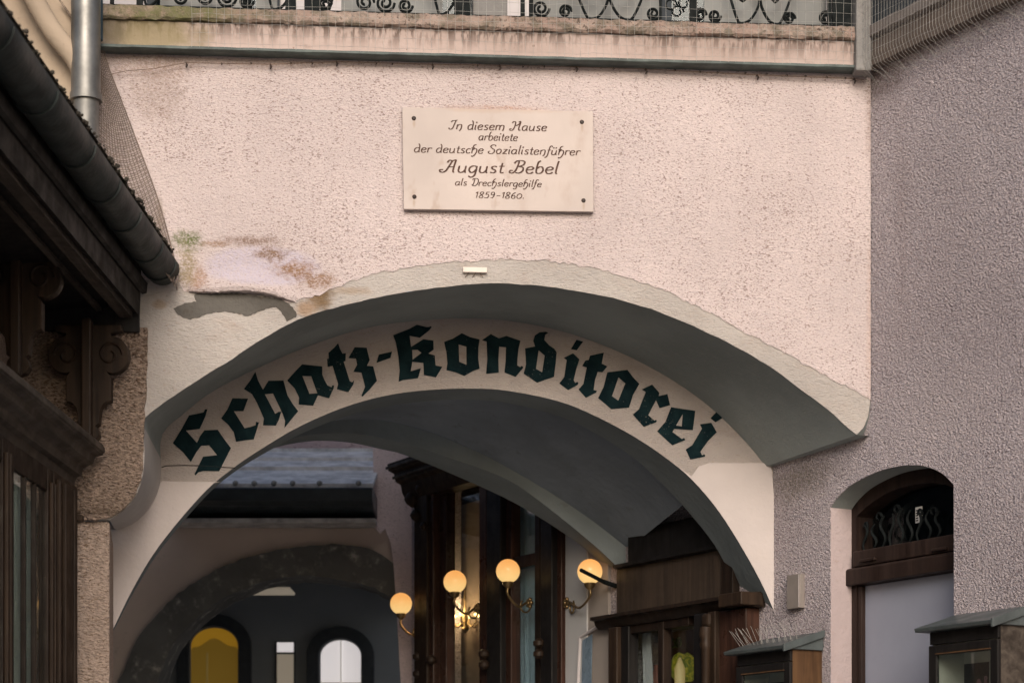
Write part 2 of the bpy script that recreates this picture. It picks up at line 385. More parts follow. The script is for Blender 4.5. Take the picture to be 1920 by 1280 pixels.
M['archstone'] = plaster('dark_arch_stone', (.115, .115, .11), 18, .9, .35, (.36, .34, .31), .75, dscale=9)
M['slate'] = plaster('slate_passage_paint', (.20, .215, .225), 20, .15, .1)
M['deep'] = paint('deep_grey_paint', (.035, .04, .045), .8)
M['roofmetal'] = paint('blue_grey_roof_metal', (.56, .54, .53), .6, .3, .3, 8)
M['darkmetal'] = paint('dark_gutter_metal', (.022, .030, .034), .4, .2, .25, 8)
M['doorpaint'] = paint('blue_grey_door_panel', (.255, .265, .32), .38, .03, .04, 3)
M['doorwood'] = wood('dark_door_wood', (.034, .021, .017), (.018, .011, .009), .4)
M['boxpaint'] = paint('grey_box_paint', (.20, .172, .155), .5, .1, .08, 12)
M['caseroof'] = paint('grey_case_roof_metal', (.062, .072, .073), .4, .1, .2, 8)
M['glass'] = glass('shop_glass'); M['darkglass'] = glass('dark_shop_glass', (.5, .56, .56), .03)
M['sill'] = plaster('fixture_plaster', (.66, .58, .52), 30, .2)
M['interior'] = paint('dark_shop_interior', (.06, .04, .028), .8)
M['lining'] = paint('pale_case_lining', (.48, .44, .37), .8, .05, .15, 5)
M['poster'] = paint('dark_poster_paper', (.022, .016, .015), .5, .02, .3, 10)
M['print'] = paint('pale_poster_print', (.33, .27, .25), .6, .02)
M['pinkprint'] = paint('pink_poster_print', (.30, .15, .16), .6, .02)
M['curtain'] = paint('pale_curtain_cloth', (.33, .34, .315), .9, .1, .15, 6)
M['brass'] = paint('aged_brass', (.24, .165, .08), .42, .1, .2, 20, metal=.9)
def globe_mat():
    t = NT('lit_milk_glass'); tc = t.n('ShaderNodeTexCoord'); sp_ = t.n('ShaderNodeSeparateXYZ'); t.put(sp_.inputs[0], tc.outputs['Generated'])
    g_ = t.rng(t.math('ADD', sp_.outputs[2], t.math('MULTIPLY', t.noise(18, 3), .12)), .15, 1.0)
    return t.done((.25, .16, .08), .25, emit=t.mix(g_, (1.0, .64, .24), (1.0, .44, .115)), estr=.60)
M['globe'] = globe_mat()
M['bulb'] = emitter('chandelier_bulb', (1.0, .62, .18), 4.0)
M['yellowlit'] = emitter('yellow_lit_room', (1.0, .50, .03), .11, (.4, .26, .05))
M['paleglow'] = emitter('daylit_room', (1, .93, .92), .36, (.8, .78, .78))
M['beigeglow'] = emitter('dim_daylit_wall', (1, .85, .65), .10, (.5, .42, .33))
M['warmglow'] = emitter('warm_shop_shelf', (1.0, .62, .18), .16, (.6, .5, .3))
def foil():
    t = NT('yellow_green_foil'); n_ = t.noise(34, 4, .6, dist=1.0)
    c = t.mix(t.rng(n_, .38, .66), (.16, .20, .02), (.62, .50, .05))
    return t.done(c, .3, t.bump(n_, .6, .01), emit=c, estr=.13)
M['leafgreen'] = foil()
M['pale'] = plaster('pale_grey_pilaster', (.40, .395, .395), 20, .1, .08)
M['white'] = paint('white_sticker_paper', (.75, .72, .68), .6, .02, .04)
M['cobble'] = plaster('grey_cobbles', (.40, .38, .365), 9, .8, .25, (.12, .11, .1), .5)
M['tile'] = plaster('mossy_roof_tiles', (.045, .038, .030), 30, .8, .3, (.03, .035, .015), .6)

# ------------------------------------------------------------------ ground
g = MB(); g.quad((-600, -600, 0), (600, -600, 0), (600, 600, 0), (-600, 600, 0))
g = g.build('ground', M['cobble']); g['kind'] = 'structure'

# ------------------------------------------------------------------ ARCHWAY HOUSE
BORDER = [(560, 562), (590, 556), (640, 535), (700, 515), (800, 497), (900, 489), (1000, 488), (1100, 501), (1200, 527), (1300, 571), (1400, 624), (1500, 678), (1570, 716), (1632, 747)]
OUTER = [(205, 974), (232, 957), (256, 927), (269, 882), (271, 800), (280, 775), (350, 726), (420, 682), (540, 608), (650, 571), (780, 545), (930, 531), (1100, 548), (1250, 590), (1400, 661), (1500, 728), (1560, 775), (1606, 815)]
OUTER_TIP = [(1618, 802), (1627, 782), (1632, 755)]
SIGN_TOP = [(216, 993), (246, 983), (276, 958), (297, 920), (302, 880), (304, 815), (345, 775), (400, 733), (500, 682), (600, 641), (700, 612), (800, 600), (870, 597), (950, 601), (1050, 620), (1150, 655), (1250, 706), (1330, 762), (1395, 825), (1436, 874)]
INNER = [(112, 1420), (140, 1325), (175, 1245), (208, 1187), (250, 1102), (300, 1021), (380, 926), (440, 875), (500, 835), (560, 800), (640, 765), (720, 742), (800, 731), (880, 728), (950, 732), (1040, 750), (1100, 772), (1180, 813), (1250, 859), (1300, 902), (1350, 962), (1400, 1042), (1432, 1102), (1452, 1148)]
INNER_BACK = [(112, 1420), (140, 1325), (175, 1247), (206, 1195), (252, 1108), (304, 1026), (384, 932), (440, 884), (500, 847), (560, 815), (640, 783), (720, 762), (800, 752), (880, 749), (950, 755), (1040, 777), (1100, 803), (1180, 852), (1232, 897), (1280, 947), (1337, 1017), (1372, 1082), (1397, 1129), (1414, 1152)]
RIB_TOP = [(60, 1600), (90, 1400), (150, 1230), (215, 1085), (300, 958), (380, 880), (440, 838), (500, 812), (560, 797), (612, 790), (660, 787), (720, 789), (800, 808), (900, 849), (976, 890), (1043, 930), (1110, 975), (1178, 1028)]
RIB_LOW = [(60, 1610), (92, 1420), (154, 1245), (219, 1100), (305, 972), (385, 895), (440, 857), (500, 833), (560, 819), (600, 813), (660, 812), (720, 822), (790, 840), (828, 853), (942, 894), (1009, 937), (1110, 1018), (1172, 1076)]
RIB_UNDER = [(60, 1615), (94, 1425), (156, 1250), (221, 1105), (307, 978), (385, 903), (440, 866), (500, 843), (550, 831), (600, 826), (660, 830), (720, 843), (751, 850), (828, 880), (962, 941), (1070, 1008), (1137, 1062), (1168, 1082)]
N = 96
house = thing('archway_house', 'pink pebbledash house wall pierced by a wide low archway, terrace on top', 'building', tuple(FRONT.w(0, 0)))
def jit(pts, a): return [(x + random.uniform(-a, a), y + random.uniform(-a, a)) for x, y in pts]

ZTOP = FRONT.px(900, 100)[1]
# base coat (cream band shows wherever the pebbledash stops)
oc = smooth([FRONT.px(*q) for q in OUTER], N); tip = [FRONT.px(*q) for q in OUTER_TIP]
uL = FRONT.px(16, 600)[0]; uR = FRONT.px(1632, 600)[0]
band = [(uL, ZTOP), (uL, oc[0][1])] + oc + tip + [(uR, ZTOP)]
# drop pixel noise so that the plaster edge is hand made
band = [(u + random.uniform(-.002, .002), z + random.uniform(-.002, .002)) for u, z in band]
MB().prism(FRONT, band, -.004, 0.0).build('arch_band', M['band'], house)
# pebbledash coat 9 mm proud
bc = smooth([FRONT.px(*q) for q in BORDER], 150)
bc = [(u + random.uniform(-.004, .004), z + random.uniform(-.007, .007)) for u, z in bc]
lefts = smooth([FRONT.px(*q) for q in [(345, 545), (400, 548), (450, 547), (500, 552), (540, 566), (558, 562)]], 40)
lefts = [(u, z + random.uniform(-.004, .004)) for u, z in lefts]
zt = FRONT.px(345, 520)[1]
peb = [(FRONT.px(120, 520)[0], ZTOP - .004), (FRONT.px(120, 520)[0], zt)] + [FRONT.px(335, 528)] + lefts + bc + [(uR, ZTOP - .004)]
MB().prism(FRONT, peb, 0.0005, .0035).build('wall', M['pink'], house)
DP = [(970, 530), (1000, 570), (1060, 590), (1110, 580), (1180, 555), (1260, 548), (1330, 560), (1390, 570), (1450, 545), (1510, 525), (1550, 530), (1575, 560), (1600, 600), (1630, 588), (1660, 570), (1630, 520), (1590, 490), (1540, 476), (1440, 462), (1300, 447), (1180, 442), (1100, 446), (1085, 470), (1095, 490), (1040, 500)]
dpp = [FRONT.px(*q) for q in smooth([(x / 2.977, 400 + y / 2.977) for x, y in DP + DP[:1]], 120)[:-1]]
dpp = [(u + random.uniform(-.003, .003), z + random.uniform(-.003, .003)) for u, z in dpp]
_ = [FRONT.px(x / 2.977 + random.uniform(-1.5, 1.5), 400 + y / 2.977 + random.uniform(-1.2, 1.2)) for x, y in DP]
MB().prism(FRONT, dpp, .0004, .003).build('ledge_shade_patch', plaster('ledge_shade_plaster', (.098, .090, .080), 40, .7, .3, (.065, .052, .04), .6), house)  # flat dark plate standing for the shaded underside of the ledge
# broken lip of the pebbledash above the painted ledge shade
lipc = smooth([FRONT.px(*q) for q in [(352, 546), (400, 548), (450, 546), (500, 551), (535, 560), (556, 566)]], 60)
rows = []
for (dz, of) in ((.125, .002), (.085, .016), (.045, .036), (.012, .047), (-.006, .040), (-.010, .018), (-.004, .001)):
    r_ = []
    for k, (u, z) in enumerate(lipc):
        f = math.sin(math.pi * min(1, max(0, k / 59))) ** .55
        r_.append(FRONT.w(u + random.uniform(-.002, .002), z + dz * (.35 + .65 * f) + random.uniform(-.003, .003), .003 + of * f + random.uniform(-.001, .001) * (1 if 0 < of else 0)))
    rows.append(r_)
lm = MB()
for a_, b_ in zip(rows, rows[1:]): lm.loft(a_, b_)
lm.build('broken_lip', M['pink'], house, 80)
# ochre pebbledash buttress on the left, over the band, and the pier under it
bul = smooth([FRONT.px(*q) for q in [(277, 625), (276, 700), (271, 790), (267, 880), (254, 926), (230, 956), (200, 972), (160, 976), (16, 976)]], 60)
bul = [(u + random.uniform(-.004, .004), z + random.uniform(-.004, .004)) for u, z in bul]
MB().prism(FRONT, [(uL + .002, bul[-1][1]), (uL + .002, FRONT.px(16, 612)[1]), FRONT.px(277, 616)] + bul[:-1], .0005, .022).build('buttress', M['bulge'], house)
pu = FRONT.px(205, 1100)[0]
pq0, pq1 = oc[0][1] - .004, FRONT.px(213, 1100, SIGN)[0]
MB().box8([FRONT.w(uL, 0, -.012), FRONT.w(pu, 0, -.012), FRONT.w(pq1, 0, SIGN + .01), FRONT.w(uL - .3, 0, SIGN + .01), FRONT.w(uL, pq0, -.012), FRONT.w(pu, pq0, -.012), FRONT.w(pq1, pq0 - .02, SIGN + .01), FRONT.w(uL - .3, pq0, SIGN + .01)]).build('pier', M['pier'], house, bevel=.012)
MB().fbox(FRONT, FRONT.px(14, 600, .03)[0], FRONT.px(262, 600, .03)[0], FRONT.px(150, 622, .03)[1], FRONT.px(150, 515, .03)[1], .023, .05).build('frieze_board', M['blackwood'], house, bevel=.004)
# splayed soffit of the outer arch
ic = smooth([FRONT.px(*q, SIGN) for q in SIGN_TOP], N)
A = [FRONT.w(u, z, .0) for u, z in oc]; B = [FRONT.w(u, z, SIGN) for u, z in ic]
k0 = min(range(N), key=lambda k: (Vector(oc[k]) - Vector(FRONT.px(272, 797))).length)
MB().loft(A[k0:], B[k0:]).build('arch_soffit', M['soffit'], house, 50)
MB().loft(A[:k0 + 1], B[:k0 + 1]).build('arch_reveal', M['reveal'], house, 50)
c = MB(); last = [FRONT.w(*oc[-1]), FRONT.w(*ic[-1], SIGN)]
push = Vector((.35, .1, -.0))
c.quad(last[0], last[1], last[1] + push, last[0] + push)
tp = [FRONT.w(u, z) for u, z in [oc[-1]] + tip]
c.loft(tp, [q + Vector((.12, .25, 0)) for q in tp]); c.build('soffit_end', M['soffit'], house, 50)
# lettered arch wall
nc = smooth([FRONT.px(*q, SIGN) for q in INNER], N)
zl = FRONT.px(300, 902, SIGN)[1]; zr = FRONT.px(1400, 868, SIGN)[1]
uRr = FRONT.px(1475, 1000, SIGN)[0]; uSL = FRONT.px(100, 1000, SIGN)[0]
zi = FRONT.px(875, 560, SIGN)[1]
ring = [(uSL, nc[0][1])] + [(uSL, zi), (uRr, zi), (uRr, nc[-1][1])] + nc[::-1]
MB().prism(FRONT, ring, SIGN - .004, SIGN).build('sign_band', M['signband'], house)
# clean white jambs, a thin coat on the same wall
def clip_curve(curve, cond): return [q for q in curve if cond(q)]
jl = clip_curve(nc, lambda q: q[1] < zl and q[0] < 0)
uin = FRONT.px(304, 890, SIGN)[0]
tl = [q for q in ic if q[1] < zl and q[0] < 0]
jpoly = [(FRONT.px(415, 902, SIGN)[0], zl), (uin, zl)] + tl[::-1] + [(FRONT.px(212, 1000, SIGN)[0] - .1, tl[0][1]), (FRONT.px(100, 1400, SIGN)[0], jl[0][1])] + jl
MB().prism(FRONT, jpoly, SIGN + .0005, SIGN + .006).build('arch_jamb', M['jamb'], house)
jr = clip_curve(nc, lambda q: q[1] < zr - .02 and q[0] > 0.3)
jpoly = jr + [FRONT.px(1472, 1146, SIGN), FRONT.px(1445, 868, SIGN), FRONT.px(1432, 868, SIGN), FRONT.px(1330, 868, SIGN), FRONT.px(1310, 874, SIGN), FRONT.px(1296, 893, SIGN)]
MB().prism(FRONT, jpoly, SIGN + .0005, SIGN + .006).build('arch_jamb', M['jamb'], house)
# crack line across the left springing
cr = [FRONT.w(*FRONT.px(x, y, SIGN), SIGN + .002) for x, y in [(303, 876), (312, 873), (345, 872), (380, 873), (425, 876), (441, 877)]]
MB().tube(cr, .0025, 5).build('plaster_crack', M['bolt'], house)
# inner soffit, vault and far rib
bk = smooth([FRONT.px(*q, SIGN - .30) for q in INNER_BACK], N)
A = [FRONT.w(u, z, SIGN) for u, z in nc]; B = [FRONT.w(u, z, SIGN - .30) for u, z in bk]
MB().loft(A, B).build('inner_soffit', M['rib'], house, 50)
RB = -1.94
rt = [FRONT.w(*q, RB) for q in smooth([FRONT.px(*q, RB) for q in RIB_TOP], N)]
rl = [FRONT.w(*q, RB) for q in smooth([FRONT.px(*q, RB) for q in RIB_LOW], N)]
ru = [FRONT.w(*q, RB - .22) for q in smooth([FRONT.px(*q, RB - .22) for q in RIB_UNDER], N)]
B2 = [q + Vector((0, 0, .07)) for q in B]
kc = max(k for k in range(N) if B2[k].z > 3.27)
B2 = [Vector(q) for q in smooth(B2[:kc + 1:3] + ([B2[kc]] if kc % 3 else []), N)]
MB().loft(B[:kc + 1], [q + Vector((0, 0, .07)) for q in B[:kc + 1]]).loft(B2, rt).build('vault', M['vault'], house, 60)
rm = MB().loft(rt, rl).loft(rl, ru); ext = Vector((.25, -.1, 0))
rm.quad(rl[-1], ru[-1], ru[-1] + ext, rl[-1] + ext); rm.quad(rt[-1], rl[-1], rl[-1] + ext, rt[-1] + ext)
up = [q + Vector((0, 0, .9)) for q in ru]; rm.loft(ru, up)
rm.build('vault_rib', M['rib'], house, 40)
# left wall of the passage and the terrace slab that roofs it
pl = Frame((-2.08, 10.75), (1, .573))
MB().fbox(pl, 0.0, 5.2, 0, 4.6, -.25, 0).build('passage_wall', M['vault'], house)
zsl = ZTOP + .002
MB().box8([(-2.4, 10.02, zsl), (2.2, 10.25, zsl), (1.2, 12.75, zsl), (-4.2, 12.6, zsl), (-2.4, 10.02, zsl + .12), (2.2, 10.25, zsl + .12), (1.2, 12.75, zsl + .12), (-4.2, 12.6, zsl + .12)]).build('terrace_slab', M['stone'], house)
# cornice, drip strip and coping of the terrace
u0c, u1c = FRONT.px(178, 60)[0], FRONT.px(1620, 60, .07)[0]
zd0, zd1, zb1, zc1 = (FRONT.px(900, y, .08)[1] for y in (109, 102.5, 57, 29))
def wobble_profile(F, prof, u0, u1, nseg, amp, name, mat, par):
    m = MB(); n = len(prof); idx = []
    for i in range(nseg + 1):
        u = u0 + (u1 - u0) * i / nseg
        idx.append(m.add([F.w(u, z + random.uniform(-amp, amp), o + random.uniform(-amp, amp)) for o, z in prof]))
    for a, b in zip(idx, idx[1:]):
        for k in range(n): m.f.append((a + k, a + (k + 1) % n, b + (k + 1) % n, b + k))
    m.f.append(tuple(idx[0] + k for k in range(n))); m.f.append(tuple(idx[-1] + k for k in reversed(range(n))))
    return m.build(name, mat, par, 35)
wobble_profile(FRONT, [(0, zd1), (.062, zd1), (.058, zd1 + .05), (.066, zb1 - .02), (.074, zb1), (0, zb1)], u0c, u1c, 60, .0015, 'cornice', M['cornice'], house)
wobble_profile(FRONT, [(0, zd0), (.070, zd0 - .004), (.084, zd0 + .004), (.082, zd1), (.05, zd1 + .003), (0, zd1 + .003)], u0c, u1c + .012, 60, .0016, 'drip_strip', M['drip'], house)
wobble_profile(FRONT, [(-.06, zb1 + .002), (.088, zb1 + .002), (.098, zb1 + .012), (.094, zb1 + .035), (.090, zc1 - .008), (.075, zc1), (-.06, zc1)], u0c, u1c - .01, 150, .004, 'coping', M['coping'], house)

# ------------------------------------------------------------------ RIGHT HOUSE
side = thing('side_house', 'lilac grey pebbledash side wall with an arched doorway, right of the archway', 'building', tuple(RIGHT.w(0, 0)))
def rpx(x, y, o=0.0): return RIGHT.px(x, y, o)
uF, uN = rpx(772, 1000)[0], 5.2
DO = [(1557, 950), (1572, 930), (1600, 906), (1650, 882), (1700, 872), (1735, 874), (1765, 886), (1788, 908)]
do = smooth([rpx(*q) for q in DO], 40); ud0, ud1 = do[0][0], do[-1][0]
hole_door = [(ud0, 0.15)] + do + [(ud1 + .012, 0.15)]
ub0, ub1 = rpx(790, 1000)[0], rpx(1056, 1000)[0]; zbay = rpx(800, 905)[1]
hole_bay = [(ub0, .5), (ub0, zbay), (ub1, zbay), (ub1, .5)]
us0, us1 = rpx(1172, 1200)[0], rpx(1304, 1200)[0]; zs0, zs1 = .6, rpx(1240, 1170)[1]
hole_shop = [(us0, zs0), (us0, zs1), (us1, zs1), (us1, zs0)]
MB().prism(RIGHT, [(uF, 0), (uF, zd1), (uN, zd1), (uN, 0)], -.30, 0, [hole_door, hole_bay, hole_shop]).build('wall', M['lilac'], side)
# pink lit jamb lining of the door recess
D = -.11
t1 = [RIGHT.w(u, z, -.002) for u, z in [(ud0 + .003, .15)] + [(u + .001, z - .003) for u, z in do]]
t2 = [RIGHT.w(u, z, D - .05) for u, z in [(ud0 + .003, .15)] + [(u + .001, z - .003) for u, z in do]]
MB().loft(t1[:2], t2[:2]).build('door_jamb', plaster('pink_jamb_render', (.40, .325, .32), 45, .5, .08, (.3, .22, .19), .3), side)
MB().loft(t1[1:], t2[1:]).build('door_head', M['soffit'], side, 40)
# side cornice running along the wall
uc0 = .02
wobble_profile(RIGHT, [(0, zd0 + .01), (.06, zd0 + .012), (.066, zb1), (0, zb1)], uc0, uN, 80, .002, 'cornice', M['rcornice'], side)
wobble_profile(RIGHT, [(-.06, zb1 + .002), (.075, zb1 + .002), (.088, zb1 + .012), (.086, zc1 - .01), (.07, zc1), (-.06, zc1)], uc0, uN, 160, .004, 'coping', plaster('dark_side_coping', (.20, .17, .155), 45, .6, .3, (.09, .08, .07), .6), side)
MB().fbox(RIGHT, -.16, uN, zc1 - .03, zc1 + 1.1, -.10, -.05).build('balcony_panel', M['deep'], side)
cp = FRONT.px(1604, 60, .1)[0]
MB().fbox(FRONT, cp, cp + .075, zd0 - .02, zc1 + 1.2, .02, .115).build('corner_post', M['stone'], side, bevel=.008)

# door in the recess (thing of its own: it swings)
dx = lambda x, y, o=D: rpx(x, y, o)
door = thing('arched_door', 'dark brown arched door with blue grey panel and wrought iron fanlight', 'door', tuple(RIGHT.w(ud0, 0.15, D)))
ua, ub = dx(1589, 1000)[0], ud1 + .06
zt0, zt1, zt2 = dx(1592, 1098)[1], dx(1592, 1066)[1], dx(1592, 1035)[1]
fan = smooth([dx(*q) for q in [(1588, 962), (1620, 928), (1660, 903), (1700, 889), (1745, 884), (1790, 900), (1835, 930)]], 30)
fan_in = smooth([dx(*q) for q in [(1598, 968), (1625, 944), (1660, 922), (1700, 909), (1745, 904), (1782, 914), (1828, 944)]], 30)
fr = [(ua, zt2)] + [(ua, fan[0][1])] + [q for q in fan] + [(ub + .2, fan[-1][1]), (ub + .2, zt2)]
hin = [(ua + .045, zt2 + .02)] + [(max(ua + .045, q[0]), q[1]) for q in fan_in] + [(ub + .1, zt2 + .02)]
# frame: left stile, arched head, transom
MB().prism(RIGHT, [(ua - .02, .15), (ua - .02, fan[0][1] + .02)] + [(q[0], q[1] + .03) for q in fan] + [(ub + .02, fan[-1][1]), (ub + .02, .15)], D - .16, D - .02,
           [[(ua + .045, .16)] + [(ua + .045, fan_in[0][1])] + [(q[0], q[1]) for q in fan_in if ua + .05 < q[0] < ub - .05] + [(ub - .05, .16)]]).build('door_frame', M['doorwood'], door)
MB().fbox(RIGHT, ua + .045, ub, zt1 + .004, zt2, D - .09, D + .004).build('transom', M['doorwood'], door, bevel=.006)
MB().profile(RIGHT, [(D - .09, zt0), (D + .016, zt0), (D + .016, zt1 - .01), (D + .006, zt1), (D - .09, zt1)], ua - .012, ub).build('transom_moulding', M['doorwood'], door, bevel=.004)
for x0, x1, y in ((1617, 1645, 1052), (1752, 1780, 1032)):
    u0_, z_ = dx(x0, y); u1_, _ = dx(x1, y)
    MB().fbox(RIGHT, u0_, u1_, z_ - .006, z_ + .008, D + .004, D + .022).build('hinge_pull', M['doorwood'], door, bevel=.004)
MB().fbox(RIGHT, ua + .045, ub, zt2 - .005, fan_in[len(fan_in) // 2][1] + .06, D - .13, D - .12).build('fanlight_pane', M['darkglass'], door)
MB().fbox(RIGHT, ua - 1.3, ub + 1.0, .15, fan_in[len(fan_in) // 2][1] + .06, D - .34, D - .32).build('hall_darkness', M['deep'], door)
pn0 = ua + .075
MB().fbox(RIGHT, ua + .045, pn0, .16, zt0 - .002, D - .10, D - .025).build('door_stile', M['doorwood'], door, bevel=.006)
MB().fbox(RIGHT, pn0 + .001, ub, .16, zt0 - .004, D - .10, D - .05).build('door_panel', M['doorpaint'], door)
# fanlight grille: S scrolls rising from the transom
gz = zt2 + .005
for i in range(9):
    ug = ua + .075 + i * .066; h = .16 - .012 * abs(i - 4) + random.uniform(-.01, .015); lean = 1 if i % 3 else -.6
    pts = []
    for k in range(22):
        f = k / 21; pts.append((ug + .012 * f + lean * .021 * math.sin(f * 2 * math.pi), gz + f * h))
    if i % 2 == 0:
        for k in range(12): a = k / 11 * 4.6; r_ = .026 * (1 - k / 16); pts.append((ug - lean * .026 + lean * r_ * math.cos(a), gz + h + r_ * math.sin(a)))
    MB().tube([RIGHT.w(u, z, D - .045) for u, z in pts], [.0045 + .0035 * math.sin(3.1 * kk / max(1, len(pts) - 1)) for kk in range(len(pts))], 6).build('grille_scroll', M['iron'], door, 60)
su0, sz0 = dx(1712, 980, D - .1); su1, sz1 = dx(1724, 948, D - .1)
MB().fbox(RIGHT, su0, su1, sz0, sz1, D - .118, D - .114).build('sticker', M['white'], door)
sm = MB()
for k in range(5): sm.fbox(RIGHT, su0 + .004, su0 + .004 + (su1 - su0) * .38, sz0 + .008 + k * (sz1 - sz0 - .016) / 5, sz0 + .008 + (k + .55) * (sz1 - sz0 - .016) / 5, D - .1138, D - .113)
sm.build('sticker_print', M['poster'], door)

# junction box
j0, jz0 = rpx(1475, 1142, .03); j1, jz1 = rpx(1500, 1074, .03)
jb = thing('junction_box', 'small upright grey cover box on the pebbledash below the arch foot', 'box', tuple(RIGHT.w(j0, jz0)))
MB().fbox(RIGHT, j0, j1, jz0, jz1, -.001, .03).build('cover', M['boxpaint'], jb, bevel=.003)
MB().fbox(RIGHT, j1 - .012, j1 - .006, jz0 + .004, jz1 - .004, .03, .032).build('lid_seam', M['jamb'], jb)

# display cases on the right wall
def case(un, label, wd_='woodo'):
    cd, L = .20, .435
    ztp = EYE + 332 / 4000 * 10.36
    t = thing('display_case', label, 'display case', tuple(RIGHT.w(un, 1.25)), 'wall display cases beside the door')
    z0, u0, u1 = 1.3, un - L, un
    fr_ = .045
    MB().profile(RIGHT, [(0, z0), (cd - .02, z0), (cd - .02, ztp + .008), (0, ztp + .074)], u1 - .018, u1).build('side_panel', M[wd_], t, bevel=.003)
    MB().fbox(RIGHT, u0, u0 + .018, z0, ztp, 0.0, cd - .02).build('side_panel', M['lining'], t, bevel=.003)
    MB().fbox(RIGHT, u0 + .018, u1 - .018, z0, ztp, .0, .012).build('back_panel', M['lining'], t)
    MB().fbox(RIGHT, u0 + .018, u1 - .018, ztp - .02, ztp - .001, .012, cd - .02).build('top_panel', M['blackwood'], t)
    MB().fbox(RIGHT, u0 + .018, u1 - .018, z0, z0 + .03, .012, cd - .02).build('floor_panel', M['woodo'], t)
    dm = MB(); zt_ = ztp - .055
    dm.fbox(RIGHT, u0 - .006, u0 + fr_, z0, zt_, cd - .02, cd).fbox(RIGHT, u1 - fr_, u1 + .002, z0, zt_, cd - .02, cd).fbox(RIGHT, u0 + fr_, u1 - fr_, zt_ - fr_, zt_, cd - .02, cd).fbox(RIGHT, u0 + fr_, u1 - fr_, z0, z0 + fr_, cd - .02, cd)
    f_ = dm.build('door_frame', M['blackwood'], t, bevel=.004)
    MB().fbox(RIGHT, u0 + fr_ - .004, u1 - fr_ + .004, zt_ - fr_ + .004, zt_ - fr_ + .009, cd - .006, cd + .004).build('bead', M['woodo'], f_)
    MB().fbox(RIGHT, u0 - .002, u1 - .0005, zt_ + .004, ztp + .004, cd - .021, cd - .004).build('head_board', M['blackwood'], t, bevel=.003)
    MB().fbox(RIGHT, u0 + fr_, u1 - fr_, z0 + fr_, zt_ - fr_, cd - .012, cd - .009).build('pane', M['glass'], t)
    ov = .045
    MB().profile(RIGHT, [(.002, ztp + .005), (cd + ov, ztp + .005), (cd + ov + .006, ztp + .022), (.002, ztp + .098)], u0 - ov, u1 + ov * .35).build('roof', M['caseroof'], t, bevel=.003)
    MB().profile(RIGHT, [(.004, ztp + .070), (cd + ov + .009, ztp - .010), (cd + ov + .009, ztp + .028), (.004, ztp + .106)], u1 + ov * .35, u1 + ov * .35 + .014).build('roof_flashing', M['caseroof'], t, bevel=.003)
    # contents: a dark poster and warm cake prints
    pu0, pu1 = u0 + .022, u0 + .18
    pp = MB().fbox(RIGHT, pu0, pu1, z0 + .05, zt_ - .075, .013, .017).build('poster', M['poster'], t)
    return t, (pu0, pu1, z0, zt_, u0, u1)
